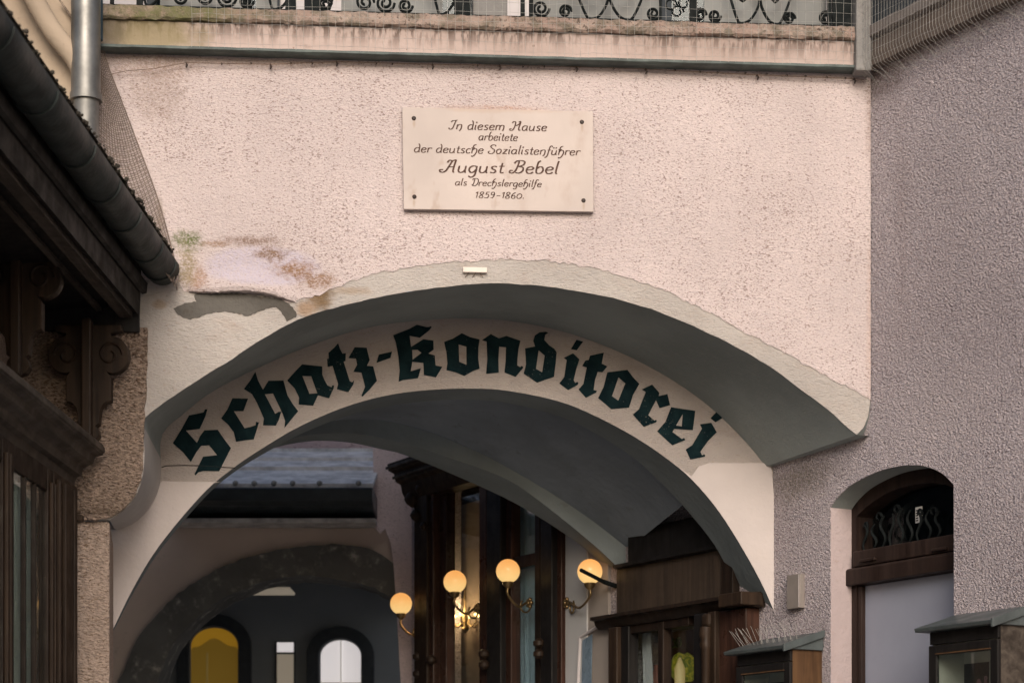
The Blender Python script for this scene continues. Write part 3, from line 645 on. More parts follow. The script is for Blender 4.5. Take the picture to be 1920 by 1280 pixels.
# ---- stroke alphabet in the slanted hand of the plaque (x height 1, capitals 1.9)
G = {
 'I': (1.0, [[(.1, 1.45), (.25, 1.75), (.55, 1.8), (.95, 1.9)], [(.75, 1.85), (.62, 1.0), (.5, .3), (.3, .02), (0, .08), (-.05, .3)]]),
 'n': (1.05, [[(.1, 1), (.1, 0)], [(.1, .7), (.3, .95), (.6, 1), (.72, .8), (.72, .2), (.66, -.1), (.5, -.3)]]),
 'N': (1.05, [[(.1, 1), (.1, 0)], [(.1, .7), (.3, .95), (.6, 1), (.72, .8), (.72, 0)]]),
 'd': (1.0, [[(.68, .9), (.35, 1), (.08, .75), (.05, .3), (.25, 0), (.55, .12), (.7, .4)], [(.45, 1.85), (.62, 1.6), (.7, 1.1), (.7, .3), (.8, 0)]]),
 'i': (.45, [[(.1, 1), (.1, .15), (.25, 0)], [(.12, 1.36), (.17, 1.62)]]),
 'e': (.9, [[(.08, .5), (.55, .58), (.68, .8), (.45, 1), (.15, .85), (.05, .45), (.2, .05), (.5, 0), (.72, .2)]]),
 's': (.8, [[(.6, .88), (.38, 1), (.15, .85), (.2, .62), (.48, .42), (.55, .18), (.35, 0), (.05, .1)]]),
 'm': (1.55, [[(.1, 1), (.1, 0)], [(.1, .7), (.3, .97), (.55, .95), (.62, .7), (.62, 0)], [(.62, .7), (.82, .97), (1.1, .97), (1.2, .75), (1.2, .2), (1.1, -.15)]]),
 'H': (1.75, [[(.15, 1.5), (.3, 1.82), (.6, 1.7), (.62, 1.0), (.5, .3), (.3, 0), (.02, .05), (0, .3), (.25, .35)], [(1.2, 1.9), (1.35, 1.75), (1.3, 1.2), (1.25, .4), (1.35, .05), (1.55, .1)], [(.6, .95), (.95, 1.1), (1.28, 1.5), (1.3, 1.88), (1.05, 1.7)]]),
 'a': (1.0, [[(.68, .92), (.35, 1), (.08, .75), (.05, .3), (.25, 0), (.5, .1), (.68, .45)], [(.7, 1), (.7, .2), (.85, 0)]]),
 'u': (1.05, [[(.1, 1), (.1, .25), (.3, 0), (.55, .1), (.72, .4)], [(.72, 1), (.72, .15), (.85, 0)]]),
 'r': (.72, [[(.1, 1), (.1, 0)], [(.1, .65), (.28, .95), (.55, .95), (.6, .82)]]),
 'b': (.95, [[(.35, 1.9), (.12, 1.6), (.1, .3), (.3, 0), (.6, .1), (.72, .5), (.6, .92), (.35, 1), (.12, .75)]]),
 't': (.62, [[(.25, 1.5), (.22, .2), (.38, 0), (.52, .08)], [(0, 1.0), (.5, 1.02)]]),
 'c': (.8, [[(.62, .85), (.4, 1), (.12, .8), (.05, .4), (.2, .05), (.45, 0), (.65, .15)]]),
 'h': (1.0, [[(.55, 1.9), (.25, 1.75), (.12, 1.2), (.1, 0)], [(-.1, 1.15), (.45, 1.18)], [(.1, .65), (.35, 1), (.65, .95), (.78, .55), (.7, 0), (.5, -.5), (.25, -.7), (.15, -.5)]]),
 'S': (1.15, [[(.95, 1.6), (.75, 1.88), (.35, 1.85), (.2, 1.5), (.45, 1.15), (.8, .85), (.85, .35), (.55, 0), (.1, .1), (.0, .45), (.25, .5)]]),
 'o': (.95, [[(.35, 1), (.1, .8), (.05, .4), (.25, .02), (.55, .1), (.72, .5), (.62, .9), (.35, 1), (.3, .85)]]),
 'z': (.85, [[(.08, .95), (.62, .98), (.62, .98), (.05, .03), (.05, .03), (.35, .08), (.68, 0)]]),
 'l': (.45, [[(.2, 1.9), (.15, 1.5), (.12, .2), (.28, 0)]]),
 'f': (.62, [[(.68, 1.7), (.5, 1.9), (.28, 1.7), (.2, .8), (.12, -.2), (-.08, -.6), (-.25, -.55)], [(0, 1), (.5, 1.02)]]),
 'y': (1.05, [[(.1, 1), (.1, .25), (.3, 0), (.55, .1), (.72, .4)], [(.72, 1), (.72, .15), (.85, 0)], [(.22, 1.36), (.25, 1.62)], [(.58, 1.36), (.61, 1.62)]]),
 'A': (1.45, [[(.35, 1.45), (.5, 1.8), (.8, 1.75), (1.12, 1.9)], [(.8, 1.75), (.6, 1.0), (.4, .3), (.15, .0), (-.15, .08), (-.2, .35), (.1, .4)], [(1.12, 1.9), (1.05, 1.0), (1.05, .15), (1.2, 0)], [(.45, .8), (1.05, .82)]]),
 'g': (.95, [[(.68, .92), (.35, 1), (.08, .75), (.05, .35), (.25, .02), (.5, .1), (.68, .45)], [(.7, 1), (.7, .1), (.62, -.45), (.35, -.7), (.08, -.5)]]),
 'B': (1.35, [[(.15, 1.45), (.3, 1.8), (.75, 1.9), (1.08, 1.7), (1.0, 1.25), (.6, 1.02), (.6, 1.02), (1.02, .85), (1.05, .35), (.75, .02), (.4, .1)], [(.55, 1.8), (.5, 1.0), (.35, .3), (.1, 0), (-.15, .12), (-.1, .4), (.15, .4)]]),
 'D': (1.35, [[(.1, 1.5), (.3, 1.85), (.8, 1.9), (1.15, 1.5), (1.15, .6), (.85, .05), (.4, 0), (.2, .25), (.45, .3)], [(.5, 1.75), (.45, 1.0), (.4, .2)]]),
 '1': (.62, [[(.05, 1.45), (.35, 1.85), (.35, 1.85), (.3, 0)]]),
 '8': (.98, [[(.45, 1.0), (.2, 1.3), (.25, 1.75), (.55, 1.85), (.75, 1.55), (.5, 1.0), (.12, .5), (.2, .08), (.55, 0), (.75, .4), (.45, 1.0)]]),
 '5': (.95, [[(.75, 1.85), (.3, 1.82), (.3, 1.82), (.2, 1.1), (.2, 1.1), (.5, 1.15), (.72, .8), (.6, .2), (.3, 0), (.05, .15)]]),
 '9': (.98, [[(.7, 1.4), (.5, 1.85), (.2, 1.7), (.15, 1.2), (.4, .95), (.65, 1.15), (.72, 1.5), (.68, .7), (.45, .1), (.15, .1)]]),
 '6': (.98, [[(.7, 1.8), (.35, 1.5), (.12, .8), (.2, .15), (.5, 0), (.75, .35), (.6, .85), (.3, .85), (.14, .5)]]),
 '0': (1.1, [[(.5, 1.5), (.15, 1.2), (.08, .5), (.3, .02), (.65, .1), (.88, .6), (.8, 1.2), (.5, 1.5)]]),
 '-': (1.0, [[(.15, .75), (.8, .78)]]), '.': (.4, [[(.1, 0), (.14, .24)]]), ' ': (.62, []),
 'R': (1.1, [[(.15, 1.9), (.15, 0)], [(.15, 1.85), (.7, 1.8), (.8, 1.3), (.5, 1.0), (.15, 1.0)], [(.5, 1.0), (.9, 0)]]),
 'E': (1.0, [[(.75, 1.9), (.15, 1.9), (.15, 1.9), (.15, 0), (.15, 0), (.75, 0)], [(.15, 1.0), (.65, 1.0)]]),
 'T': (1.0, [[(0, 1.9), (.9, 1.9)], [(.45, 1.9), (.45, 0)]]), 'K': (1.0, [[(.1, 1.9), (.1, 0)], [(.8, 1.9), (.1, .9), (.85, 0)]]), 'U': (1.0, [[(.1, 1.9), (.1, .3), (.4, 0), (.75, .3), (.75, 1.9)]]),
}
def cr_stroke(p, k=6):
    if len(p) < 3: return [Vector(q) for q in p]
    ext = [p[0]] + list(p) + [p[-1]]; out = []
    for i in range(1, len(ext) - 2):
        a, b, c, d = (Vector(q) for q in ext[i - 1:i + 3])
        if (b - c).length < 1e-6: continue
        for j in range(k):
            t = j / k; out.append(0.5 * ((2 * b) + (c - a) * t + (2 * a - 5 * b + 4 * c - d) * t * t + (3 * b - a - 3 * c + d) * t ** 3))
    out.append(Vector(p[-1])); return out
def write(F, text, u0, u1, zL, zR, xh, out, w, name, mat, par, slant=.22, th=.0015):
    tot = sum(G[ch][0] for ch in text); sc = (u1 - u0) / tot; m = MB(); x = 0
    for ch in text:
        adv, strokes = G[ch]
        for st in strokes:
            p = cr_stroke(st); L, Rr = [], []
            for i, q in enumerate(p):
                d = (p[min(i + 1, len(p) - 1)] - p[max(i - 1, 0)]); d = d.normalized() if d.length > 0 else Vector((1, 0))
                wd_ = w * (.62 + .75 * abs(d.y) ** 1.5) * (.7 if i in (0, len(p) - 1) and len(p) > 2 else 1)
                if len(p) == 2 and (p[1] - p[0]).length < .4: wd_ = w * 1.45
                cu = u0 + (x + q.x) * sc + q.y * xh * slant; cz = zL + (zR - zL) * (cu - u0) / (u1 - u0) + q.y * xh
                nx, nz = -d.y, d.x
                L.append((cu + nx * wd_ * .5, cz + nz * wd_ * .5)); Rr.append((cu - nx * wd_ * .5, cz - nz * wd_ * .5))
            n = len(L); b = m.add([F.w(*q, out + th) for q in L] + [F.w(*q, out + th) for q in Rr] + [F.w(*q, out) for q in L] + [F.w(*q, out) for q in Rr])
            for i in range(n - 1):
                m.f.append((b + i, b + i + 1, b + n + i + 1, b + n + i)); m.f.append((b + i, b + 2 * n + i, b + 2 * n + i + 1, b + i + 1)); m.f.append((b + n + i, b + n + i + 1, b + 3 * n + i + 1, b + 3 * n + i))
        x += adv
    return m.build(name, mat, par)
uc1 = rpx(1480, 1200, .2)[0]; uc2 = rpx(1870, 1200, .2)[0]
for un, lab, two in ((uc1, 'orange brown wall display case with bird spikes on its roof', False), (uc2, 'dark wall display case with plain sloped metal roof, right of the door', True)):
    t, (pu0, pu1, z0, zt_, u0, u1) = case(un, lab, 'woodg' if two else 'woodo')
    if two:
        zz = zt_ - .23
        write(RIGHT, 'ISST', pu0 + .02, pu0 + .06, zz - .02, zz - .02, .020, .0172, .006, 'poster_lettering', M['print'], t, 0, .001)
        write(RIGHT, 'R', pu1 - .025, pu1 - .006, zz + .055, zz + .055, .020, .0172, .006, 'poster_lettering', M['pinkprint'], t, 0, .001)
        ell = [((pu0 + pu1) / 2 + .018 + .022 * math.cos(a * math.pi / 12), zz + .02 + .065 * math.sin(a * math.pi / 12)) for a in range(24)]
        MB().prism(RIGHT, ell, .0172, .0186).build('poster_emblem', M['pinkprint'], t)
    else:
        zz = zt_ - .16
        write(RIGHT, 'IST', pu0 + .02, pu0 + .06, zz - .03, zz - .03, .022, .0172, .006, 'poster_lettering', M['print'], t, 0, .001)
    MB().sphere(RIGHT.w(u0 + .14, zt_ - .30, .09), .045, 16).build('cake', M['sill'], t, 60)
# bird spikes on the nearer-to-arch case
ztp = EYE + 332 / 4000 * 10.36
sp = thing('bird_spikes', 'bristling rows of thin wire bird spikes on the case roof', 'bird spikes', tuple(RIGHT.w(uc1 - .2, ztp + .04)))
MB().fbox(RIGHT, uc1 - .47, uc1 + .0, ztp + .036, ztp + .042, .13, .15).build('base_strip', M['wire'], sp)
for i in range(30):
    u = uc1 - .47 + i * .016; o = .14
    tilt = [(-.075, .0), (.0, .0), (.02, .05)][i % 3] if i > 8 else [(-.11, .0), (-.05, .02), (-.085, .03)][i % 3]
    MB().tube([RIGHT.w(u, ztp + .04, o), RIGHT.w(u + tilt[0] + random.uniform(-.01, .01), ztp + .04 + random.uniform(.085, .115), o + tilt[1])], .0008, 5).build('spike', M['wire'], sp)

# ------------------------------------------------------------------ PAINTED SIGN: traced blackletter, each letter a raised coat of paint
Z5 = (280, 640, 440 / 1920); Z6 = (680, 580, 420 / 1920); Z7 = (1040, 620, 440 / 1920)
LET = [
 (Z5, [[(475, 555), (460, 610), (440, 655), (412, 715), (300, 728), (390, 830), (415, 775), (450, 727), (560, 722), (610, 795), (668, 872), (615, 975), (572, 1060), (440, 1058), (400, 1070), (378, 1094), (370, 1085), (440, 942), (555, 930), (490, 848), (425, 852), (385, 905), (340, 985), (275, 905), (193, 832), (265, 715), (325, 605), (390, 592), (445, 580), (455, 555)]]),
 (Z5, [[(680, 465), (808, 468), (770, 570), (692, 570), (780, 710), (825, 700), (870, 685), (872, 658), (897, 662), (880, 720), (855, 800), (780, 808), (710, 820), (690, 740), (645, 680), (588, 630), (640, 555)]]),
 (Z5, [[(868, 248), (890, 320), (930, 395), (975, 322), (1098, 320), (1130, 440), (1175, 515), (1218, 570), (1160, 640), (1105, 708), (1111, 650), (1090, 590), (1012, 425), (945, 432), (1030, 592), (1058, 575), (1078, 577), (1060, 640), (1035, 688), (930, 685), (938, 630), (880, 500), (840, 430), (775, 388), (830, 315)]]),
 (Z5, [[(1250, 188), (1415, 205), (1415, 270), (1435, 320), (1458, 360), (1490, 375), (1498, 360), (1512, 360), (1508, 385), (1470, 465), (1380, 440), (1340, 525), (1222, 515), (1226, 460), (1190, 385), (1128, 320), (1190, 250)], [(1252, 282), (1325, 284), (1375, 425), (1310, 428)]]),
 (Z5, [[(1545, 15), (1560, 60), (1580, 100), (1608, 97), (1605, 160), (1590, 165), (1640, 325), (1660, 335), (1675, 318), (1670, 350), (1628, 415), (1535, 390), (1545, 350), (1500, 200), (1458, 207), (1455, 145), (1470, 140), (1465, 95), (1510, 55)]]),
 (Z5, [[(1680, 48), (1778, 52), (1803, 152), (1780, 200), (1832, 205), (1862, 322), (1800, 395), (1745, 450), (1735, 445), (1765, 370), (1735, 255), (1670, 248), (1700, 190), (1690, 140), (1630, 135)]]),
 (Z6, [[(138, 388), (252, 362), (238, 415), (118, 458)]]),
 (Z6, [[(262, 222), (400, 168), (465, 132), (545, 152), (570, 152), (578, 145), (592, 152), (570, 180), (490, 243), (402, 226), (415, 322), (520, 256), (606, 268), (608, 345), (562, 378), (618, 395), (625, 482), (682, 492), (628, 582), (525, 562), (520, 458), (425, 448), (412, 530), (498, 505), (475, 588), (345, 605), (308, 620), (317, 520), (305, 400), (285, 290)], [(424, 348), (470, 346), (505, 372), (428, 432)]]),
 (Z6, [[(850, 205), (920, 238), (1002, 258), (992, 330), (990, 420), (1002, 508), (940, 530), (870, 570), (800, 540), (718, 520), (726, 460), (718, 370), (698, 280), (775, 250)], [(822, 300), (888, 320), (890, 475), (828, 450)]]),
 (Z6, [[(1098, 212), (1168, 250), (1232, 228), (1352, 270), (1335, 340), (1327, 420), (1325, 480), (1350, 495), (1358, 485), (1372, 488), (1375, 502), (1310, 578), (1215, 540), (1225, 440), (1228, 325), (1170, 318), (1163, 430), (1166, 540), (1058, 552), (1068, 430), (1062, 275), (1022, 265)]]),
 (Z6, [[(1590, 202), (1565, 218), (1556, 262), (1600, 310), (1645, 340), (1662, 370), (1655, 450), (1640, 578), (1570, 600), (1495, 628), (1440, 590), (1380, 550), (1400, 470), (1392, 335), (1478, 318), (1462, 270), (1475, 225), (1515, 197), (1570, 192)], [(1508, 350), (1560, 395), (1538, 540), (1485, 510)]]),
 (Z7, [[(150, 185), (202, 235), (175, 320), (155, 405), (168, 428), (185, 418), (194, 428), (188, 442), (110, 485), (38, 430), (78, 380), (98, 240), (75, 222)], ]),
 (Z7, [[(402, 180), (392, 225), (385, 270), (430, 292), (390, 340), (352, 335), (330, 400), (318, 485), (345, 492), (340, 505), (255, 548), (195, 480), (235, 435), (262, 300), (225, 288), (250, 245), (278, 240), (288, 205)]]),
 (Z7, [[(595, 320), (640, 380), (692, 435), (640, 525), (608, 628), (462, 640), (410, 595), (355, 550), (400, 460), (430, 340)], [(522, 382), (578, 430), (520, 572), (468, 535)]]),
 (Z7, [[(797, 440), (856, 508), (850, 535), (922, 518), (943, 608), (858, 632), (828, 568), (765, 690), (815, 735), (828, 728), (836, 736), (830, 748), (728, 785), (640, 685), (690, 640), (745, 500), (712, 480)]]),
 (Z7, [[(952, 625), (1150, 655), (1130, 812), (978, 802), (962, 828), (1040, 885), (1058, 876), (1068, 892), (962, 935), (838, 822), (905, 745)], [(1048, 680), (1040, 782), (992, 775)]]),
 (Z7, [[(1188, 765), (1280, 752), (1325, 830), (1255, 900), (1190, 990), (1205, 1018), (1222, 1010), (1232, 1018), (1228, 1028), (1110, 1052), (1072, 970), (1125, 935), (1205, 800)]]),
]
DOTS = {11: (Z7, [(178, 75), (232, 90), (180, 160), (133, 150)]), 16: (Z7, [(1330, 657), (1392, 700), (1315, 748), (1275, 715)])}
sg = thing('painted_sign', 'blackish green blackletter shop lettering painted along the curve of the arch', 'sign', tuple(FRONT.w(0, FRONT.px(875, 690, SIGN)[1], SIGN)))
for i, (zz, loops) in enumerate(LET):
    ox, oy, s_ = zz; cv = lambda q: FRONT.px(ox + q[0] * s_, oy + q[1] * s_, SIGN)
    m = MB().prism(FRONT, [cv(q) for q in loops[0]], SIGN + .0005, SIGN + .004, [[cv(q) for q in l] for l in loops[1:]])
    if i in DOTS: m.prism(FRONT, [cv(q) for q in DOTS[i][1]], SIGN + .0005, SIGN + .004)
    m.build('letter' if i != 6 else 'hyphen', M['letter'], sg)

# ------------------------------------------------------------------ PLAQUE
q0 = FRONT.px(756, 392, .04); q1 = FRONT.px(1112, 202, .04); qa = FRONT.px(755, 202, .04); qb = FRONT.px(1113, 397, .04)
pq = thing('memorial_plaque', 'pale marble memorial plaque with engraved brown lettering on the pink wall', 'plaque', tuple(FRONT.w((q0[0] + q1[0]) / 2, q0[1], .011)))
tilt_pts = [FRONT.px(757, 392, .036), FRONT.px(1113, 397, .036), FRONT.px(1112, 209, .036), FRONT.px(754, 201, .036)]
MB().prism(FRONT, tilt_pts, .012, .036).build('slab', M['marble'], pq, bevel=.002)
for x, y in ((776, 222), (1091, 229), (777, 369), (1094, 376)):
    u, z = FRONT.px(x, y, .036); m = MB(); ring = [FRONT.w(u + .0105 * math.cos(k * math.pi / 8), z + .0105 * math.sin(k * math.pi / 8), .0361) for k in range(16)]
    ctr = [FRONT.w(u + .006 * math.cos(k * math.pi / 8), z + .006 * math.sin(k * math.pi / 8), .041) for k in range(16)]
    b = m.add(ring + ctr)
    for k in range(16): m.f.append((b + k, b + (k + 1) % 16, b + 16 + (k + 1) % 16, b + 16 + k))
    m.f.append(tuple(b + 16 + k for k in range(16))); m.build('bolt', M['bolt'], pq, 40)
for text, x0, x1, yl, yr, xh, w_ in (('In diesem Hause', 842, 1026, 242.5, 246, .0225, .0055), ('arbeitete', 897, 971, 263, 264.3, .0205, .0048),
        ('der deutsche Sozialistenfyhrer', 776, 1088, 285.5, 291.5, .0215, .0052), ('August Bebel', 828, 1048, 323, 326, .0310, .0075),
        ('als Drechslergehilfe', 853, 1016, 347.5, 350.8, .0175, .0044), ('1859-1860.', 890, 984, 371, 372.5, .0150, .0042)):
    u0, zL = FRONT.px(x0, yl, .0362); u1, zR = FRONT.px(x1, yr, .0362)
    write(FRONT, text, u0, u1, zL, zR, xh, .0362, w_ * .86, 'inscription', M['engrave'], pq)

# small plaster fixture on the arch band
fx = thing('wall_fixture', 'little cream bracket strip with loose wires at the crown of the arch band', 'bracket', tuple(FRONT.w(*FRONT.px(890, 508))))
a0, z0 = FRONT.px(868, 509, .02); a1, z1 = FRONT.px(913, 502, .02)
MB().fbox(FRONT, a0, a1, z0 - .003, z1 + .002, .0005, .022).build('strip', M['sill'], fx, bevel=.003)
for x0_, x1_ in ((880, 872), (893, 886), (898, 905)):
    MB().tube([FRONT.w(*FRONT.px(x0_, 510), .012), FRONT.w(*FRONT.px((x0_ + x1_) / 2, 516), .012), FRONT.w(*FRONT.px(x1_, 520), .004)], .0016, 5).build('loose_wire', M['rustwire'], fx)

# tension wire with hooks under the cornice
hw = thing('hook_wire', 'thin rusty wire strung on small hooks below the terrace cornice', 'wire', tuple(FRONT.w(*FRONT.px(900, 126), .03)))
HK = [(349, 121), (507, 124), (631, 119), (811, 124), (937, 126), (1081, 129), (1211, 133), (1420, 144), (1602, 151)]
wl = [(210, 139), (240, 133), (290, 129)] + [(x, y - 3) for x, y in HK] + [(1620, 150)]
MB().tube([FRONT.w(*FRONT.px(x, y, .03), .03) for x, y in wl], .0016, 5).build('wire', M['rustwire'], hw)
allh = HK + [(x, y - 2.5) for x, y in ((415, 122), (470, 121), (545, 121), (585, 121), (705, 121), (735, 122), (895, 125), (980, 127), (1020, 127), (1150, 131), (1265, 134), (1312, 137), (1345, 138), (1397, 139), (1437, 141), (1475, 143), (1510, 145), (1550, 147), (1585, 149))]
for i, (x, y) in enumerate(allh):
    u, z = FRONT.px(x, y, .03); big = 1.0 if i < len(HK) else .45
    MB().tube([FRONT.w(u, z + .012 * big, .002), FRONT.w(u, z + .010 * big, .026), FRONT.w(u + .004, z - .004 * big, .034), FRONT.w(u, z - .016 * big, .030)], [.003 * big, .0035 * big, .0055 * big, .003 * big], 6).build('hook', M['bolt'], hw, 60)

# ------------------------------------------------------------------ TERRACE RAILING, PANELS, NETS
rl_ = thing('iron_railing', 'black wrought iron railing with scrolls along the terrace edge', 'railing', tuple(FRONT.w(0, zc1, .02)))
ro = .03
rz = zc1 + .012; rh = .92
uA, uB = FRONT.px(192, 20, ro)[0], FRONT.px(1600, 40, ro)[0]
MB().fbox(FRONT, uA, uB, rz - .010, rz + .006, ro - .008, ro + .010).build('bottom_rail', M['iron'], rl_, bevel=.002)
MB().fbox(FRONT, uA, uB, rz + rh, rz + rh + .03, ro - .02, ro + .02).build('top_rail', M['iron'], rl_, bevel=.004)
for x, w_ in ((210, .018), (262, .03), (545, .05), (585, .07), (856, .02), (872, .06), (980, .02), (996, .02), (1238, .012), (1300, .035), (1555, .02), (1580, .10)):
    u = FRONT.px(x, 20, ro)[0]; MB().fbox(FRONT, u - w_ / 2, u + w_ / 2, rz + .006, rz + rh, ro - .012, ro + .008).build('baluster', M['iron'], rl_, bevel=.002)
def arc(cu, cz, r, a0, a1, n=16, shrink=0.0): return [(cu + r * (1 - shrink * k / n) * math.cos(a0 + (a1 - a0) * k / n), cz + r * (1 - shrink * k / n) * math.sin(a0 + (a1 - a0) * k / n)) for k in range(n + 1)]
def iron(pts, r=.0068, name='scroll'): MB().tube([FRONT.w(u, z, ro) for u, z in pts], r, 6).build(name, M['iron'], rl_, 60)
for x, r_, sgn in ((340, .04, 1), (462, .034, -1), (610, .03, 1), (760, .034, -1), (1060, .03, 1), (1225, .032, -1), (1340, .03, -1), (1480, .028, 1), (386, .046, 1), (424, .046, -1), (684, .044, 1), (722, .044, -1), (1014, .040, -1), (1312, .032, 1), (1548, .034, 1)):
    u = FRONT.px(x, 20, ro)[0]; iron(arc(u, rz + r_ + .007, r_, 0, sgn * 11, 60, .8))
def ucurve(x0, xm, x1, zt=.55):
    a, m_, b = (FRONT.px(x, 20, ro)[0] for x in (x0, xm, x1)); iron(smooth([(a, rz + .10), ((a * .55 + m_ * .45), rz + .045), (m_ - (m_ - a) * .18, rz + .009), (m_, rz + .005), (m_ + (b - m_) * .4, rz + .02), (b, rz + .09), (b + .01, rz + .2)], 40))
def wcurve(x0, xm, x1):
    """a diagonal that drops into a round turn and climbs back"""
    a, m_, b = (FRONT.px(x, 20, ro)[0] for x in (x0, xm, x1)); s_ = 1 if b > a else -1
    iron(smooth([(a, rz + .46), (a + (m_ - a) * .5, rz + .20), (m_ - (m_ - a) * .16, rz + .03), (m_, rz + .005), (m_ + (b - m_) * .55, rz + .03), (b, rz + .11), (b - (b - m_) * .2, rz + .20), (m_, rz + .24), (m_ - (b - m_) * .35, rz + .17), (m_, rz + .11), (m_ + (b - m_) * .3, rz + .13)], 70), .0068)
for x0, xm, x1 in ((235, 278, 306), (470, 515, 548), (660, 612, 586), (780, 828, 856), (1030, 1110, 1141), (1262, 1176, 1143), (1330, 1391, 1424), (1530, 1455, 1426)): wcurve(x0, xm, x1)
for x, z_ in ((1258, .05), (1270, .02), (1282, .06), (1264, .10)): iron(arc(FRONT.px(x, 20, ro)[0], rz + z_ + .03, .03, 0, 7, 30, .5), .0042)
pn = thing('privacy_panels', 'row of grey marbled privacy panels behind the railing', 'screen', tuple(FRONT.w(0, zc1, -.05)))
for x0, x1 in ((300, 455), (480, 520), (640, 830), (1000, 1236), (1320, 1550)):
    MB().fbox(FRONT, FRONT.px(x0, 20, -.05)[0], FRONT.px(x1, 20, -.05)[0], zc1 - .03, zc1 + .85, -.065, -.05).build('panel', M['panel'], pn, bevel=.003)
pil = MB().fbox(FRONT, FRONT.px(886, 20, .0)[0], FRONT.px(951, 20, .0)[0], zc1 - .04, zc1 + 1.05, -.07, .022).build('terrace_pillar', M['stone'], None, bevel=.012)
tag(pil, 'weathered grey stone pillar rising between the railing panels', 'pillar')
th_ = thing('terrace_house', 'white rendered upper house behind the terrace railing', 'building', (0, 12.9, zsl + .12))
MB().wbox(-4, 3, 12.9, 13.2, zsl + .12, 7.3).build('wall', M['whitewall'], th_)
for xw in (-2.2, -.9, .9):
    w_ = MB().wbox(xw, xw + .8, 12.84, 12.9, 6.0, 7.1).build('window', M['deep'], th_, bevel=.01)
    MB().wbox(xw + .06, xw + .74, 12.825, 12.838, 6.06, 7.04).build('pane', M['darkglass'], w_)
# wire netting stretched outside the parapet (front and round the corner)
nt = thing('parapet_net', 'fine square wire bird netting stretched in front of the terrace parapet', 'netting', tuple(FRONT.w(0, zd0, .11)))
m = MB(); no = .118
zn0, zn1 = zd0 - .0, zc1 + .95
us = [FRONT.px(360, 50, no)[0] + i * .0365 for i in range(86)]
for u in us:
    if u > FRONT.px(1604, 50, no)[0]: break
    pts = [(u + random.uniform(-.003, .003), zn0 + (zn1 - zn0) * k / 14) for k in range(15)]; m.tube([FRONT.w(a, z, no + random.uniform(-.004, .004)) for a, z in pts], .0007, 4, False)
for k in range(26):
    z = zn0 + .02 + k * .045
    m.tube([FRONT.w(us[0] + (FRONT.px(1604, 50, no)[0] - us[0]) * j / 40, z + random.uniform(-.004, .004), no + random.uniform(-.004, .004)) for j in range(41)], .0007, 4, False)
m.build('front_mesh', M['wire'], nt)
m = MB()
for i in range(150):
    u = .05 + i * .021
    if u > 3: break
    cu = random.uniform(.01, .03)
    m.tube([RIGHT.w(u, zc1 + .9, .115), RIGHT.w(u, zd0 + .03, .115), RIGHT.w(u + cu * .3, zd0 - .02, .10), RIGHT.w(u + cu, zd0 - .06 + random.uniform(-.02, .02), .05), RIGHT.w(u + cu * 2, zd0 - .075 + random.uniform(-.02, .02), .02)], .0008, 4, False)
for k in range(14):
    z = zd0 + .01 + k * .04; m.tube([RIGHT.w(.05 + 3 * j / 40, z + random.uniform(-.003, .003), .115) for j in range(41)], .0006, 4, False)
m.build('side_mesh', M['wire'], nt)

# ------------------------------------------------------------------ LEFT: TIMBER SHOP
shop = thing('timber_shop', 'dark timber shop annexe with carved brackets and deep eaves on the left', 'building', tuple(LEFT.w(0, 0)))
UL, UE = -7.0, -.03
def lx(x, y, o): return LEFT.px(x, y, o)
MB().fbox(LEFT, UL, UE, 0, 4.0, -.30, 0).build('wall', M['pier'], shop)
zg = 4.155; og = .69
# roof and eaves
MB().profile(LEFT, [(og - .02, zg + .075), (og + .055, zg + .088), (-.5, zg + .50), (-.5, zg + .44)], UL, -.06).build('roof', M['tile'], shop)
mm = MB()
for i in range(420):
    u = random.uniform(-5.2, -.06); mm.sphere(LEFT.w(u, zg + .082 + random.uniform(-.008, .012), og + .045 + random.uniform(-.02, .02)), random.uniform(.004, .011), 6)
mo = mm.build('roof_moss', M['tile'], shop); mo['kind'] = 'stuff'
MB().profile(LEFT, [(.56, zg - .19), (.585, zg - .20), (.595, zg + .08), (.56, zg + .09)], UL, -.05).build('fascia', M['woody'], shop)
MB().profile(LEFT, [(.50, zg - .215), (.556, zg - .215), (.556, zg - .12), (.53, zg - .14), (.50, zg - .17)], UL, -.05).build('eave_moulding', M['woodg'], shop)
MB().profile(LEFT, [(.597, zg - .10), (.617, zg - .095), (.622, zg - .05), (.597, zg - .03)], UL, -.05).build('eave_moulding', M['woody'], shop)
MB().profile(LEFT, [(0, zg - .20), (.498, zg - .165), (.498, zg - .145), (0, zg - .18)], UL, -.04).build('soffit_boards', M['blackwood'], shop)
MB().profile(LEFT, [(.40, zg - .195), (.425, zg - .195), (.425, zg - .178), (.40, zg - .178)], UL, -.12).build('soffit_batten', M['woodg'], shop)
# gutter: half round trough with joints
gu = MB(); n = 16; rr = .078
prof = [(og + rr * math.cos(math.pi + math.pi * k / n * 1.08 - .04), zg + .02 + rr * math.sin(math.pi + math.pi * k / n * 1.08 - .04)) for k in range(n + 1)]
prof += [(og + (rr - .006) * math.cos(math.pi + math.pi * k / n * 1.08 - .04), zg + .02 + (rr - .006) * math.sin(math.pi + math.pi * k / n * 1.08 - .04)) for k in reversed(range(n + 1))]
gt = thing('roof_gutter', 'dark green half round metal gutter along the timber eaves', 'gutter', tuple(LEFT.w(0, zg, og)))
gu.profile(LEFT, prof, UL, -.045).build('trough', M['gutter'], gt, 40)
MB().prism(Frame(tuple(LEFT.w(-.045, 0, 0))[:2], tuple(LEFT.du)[:2]), [(-(og + rr * math.cos(math.pi + math.pi * k / n)), zg + .02 + rr * math.sin(math.pi + math.pi * k / n)) for k in range(n + 1)], -.004, .004).build('end_cap', M['gutter'], gt)
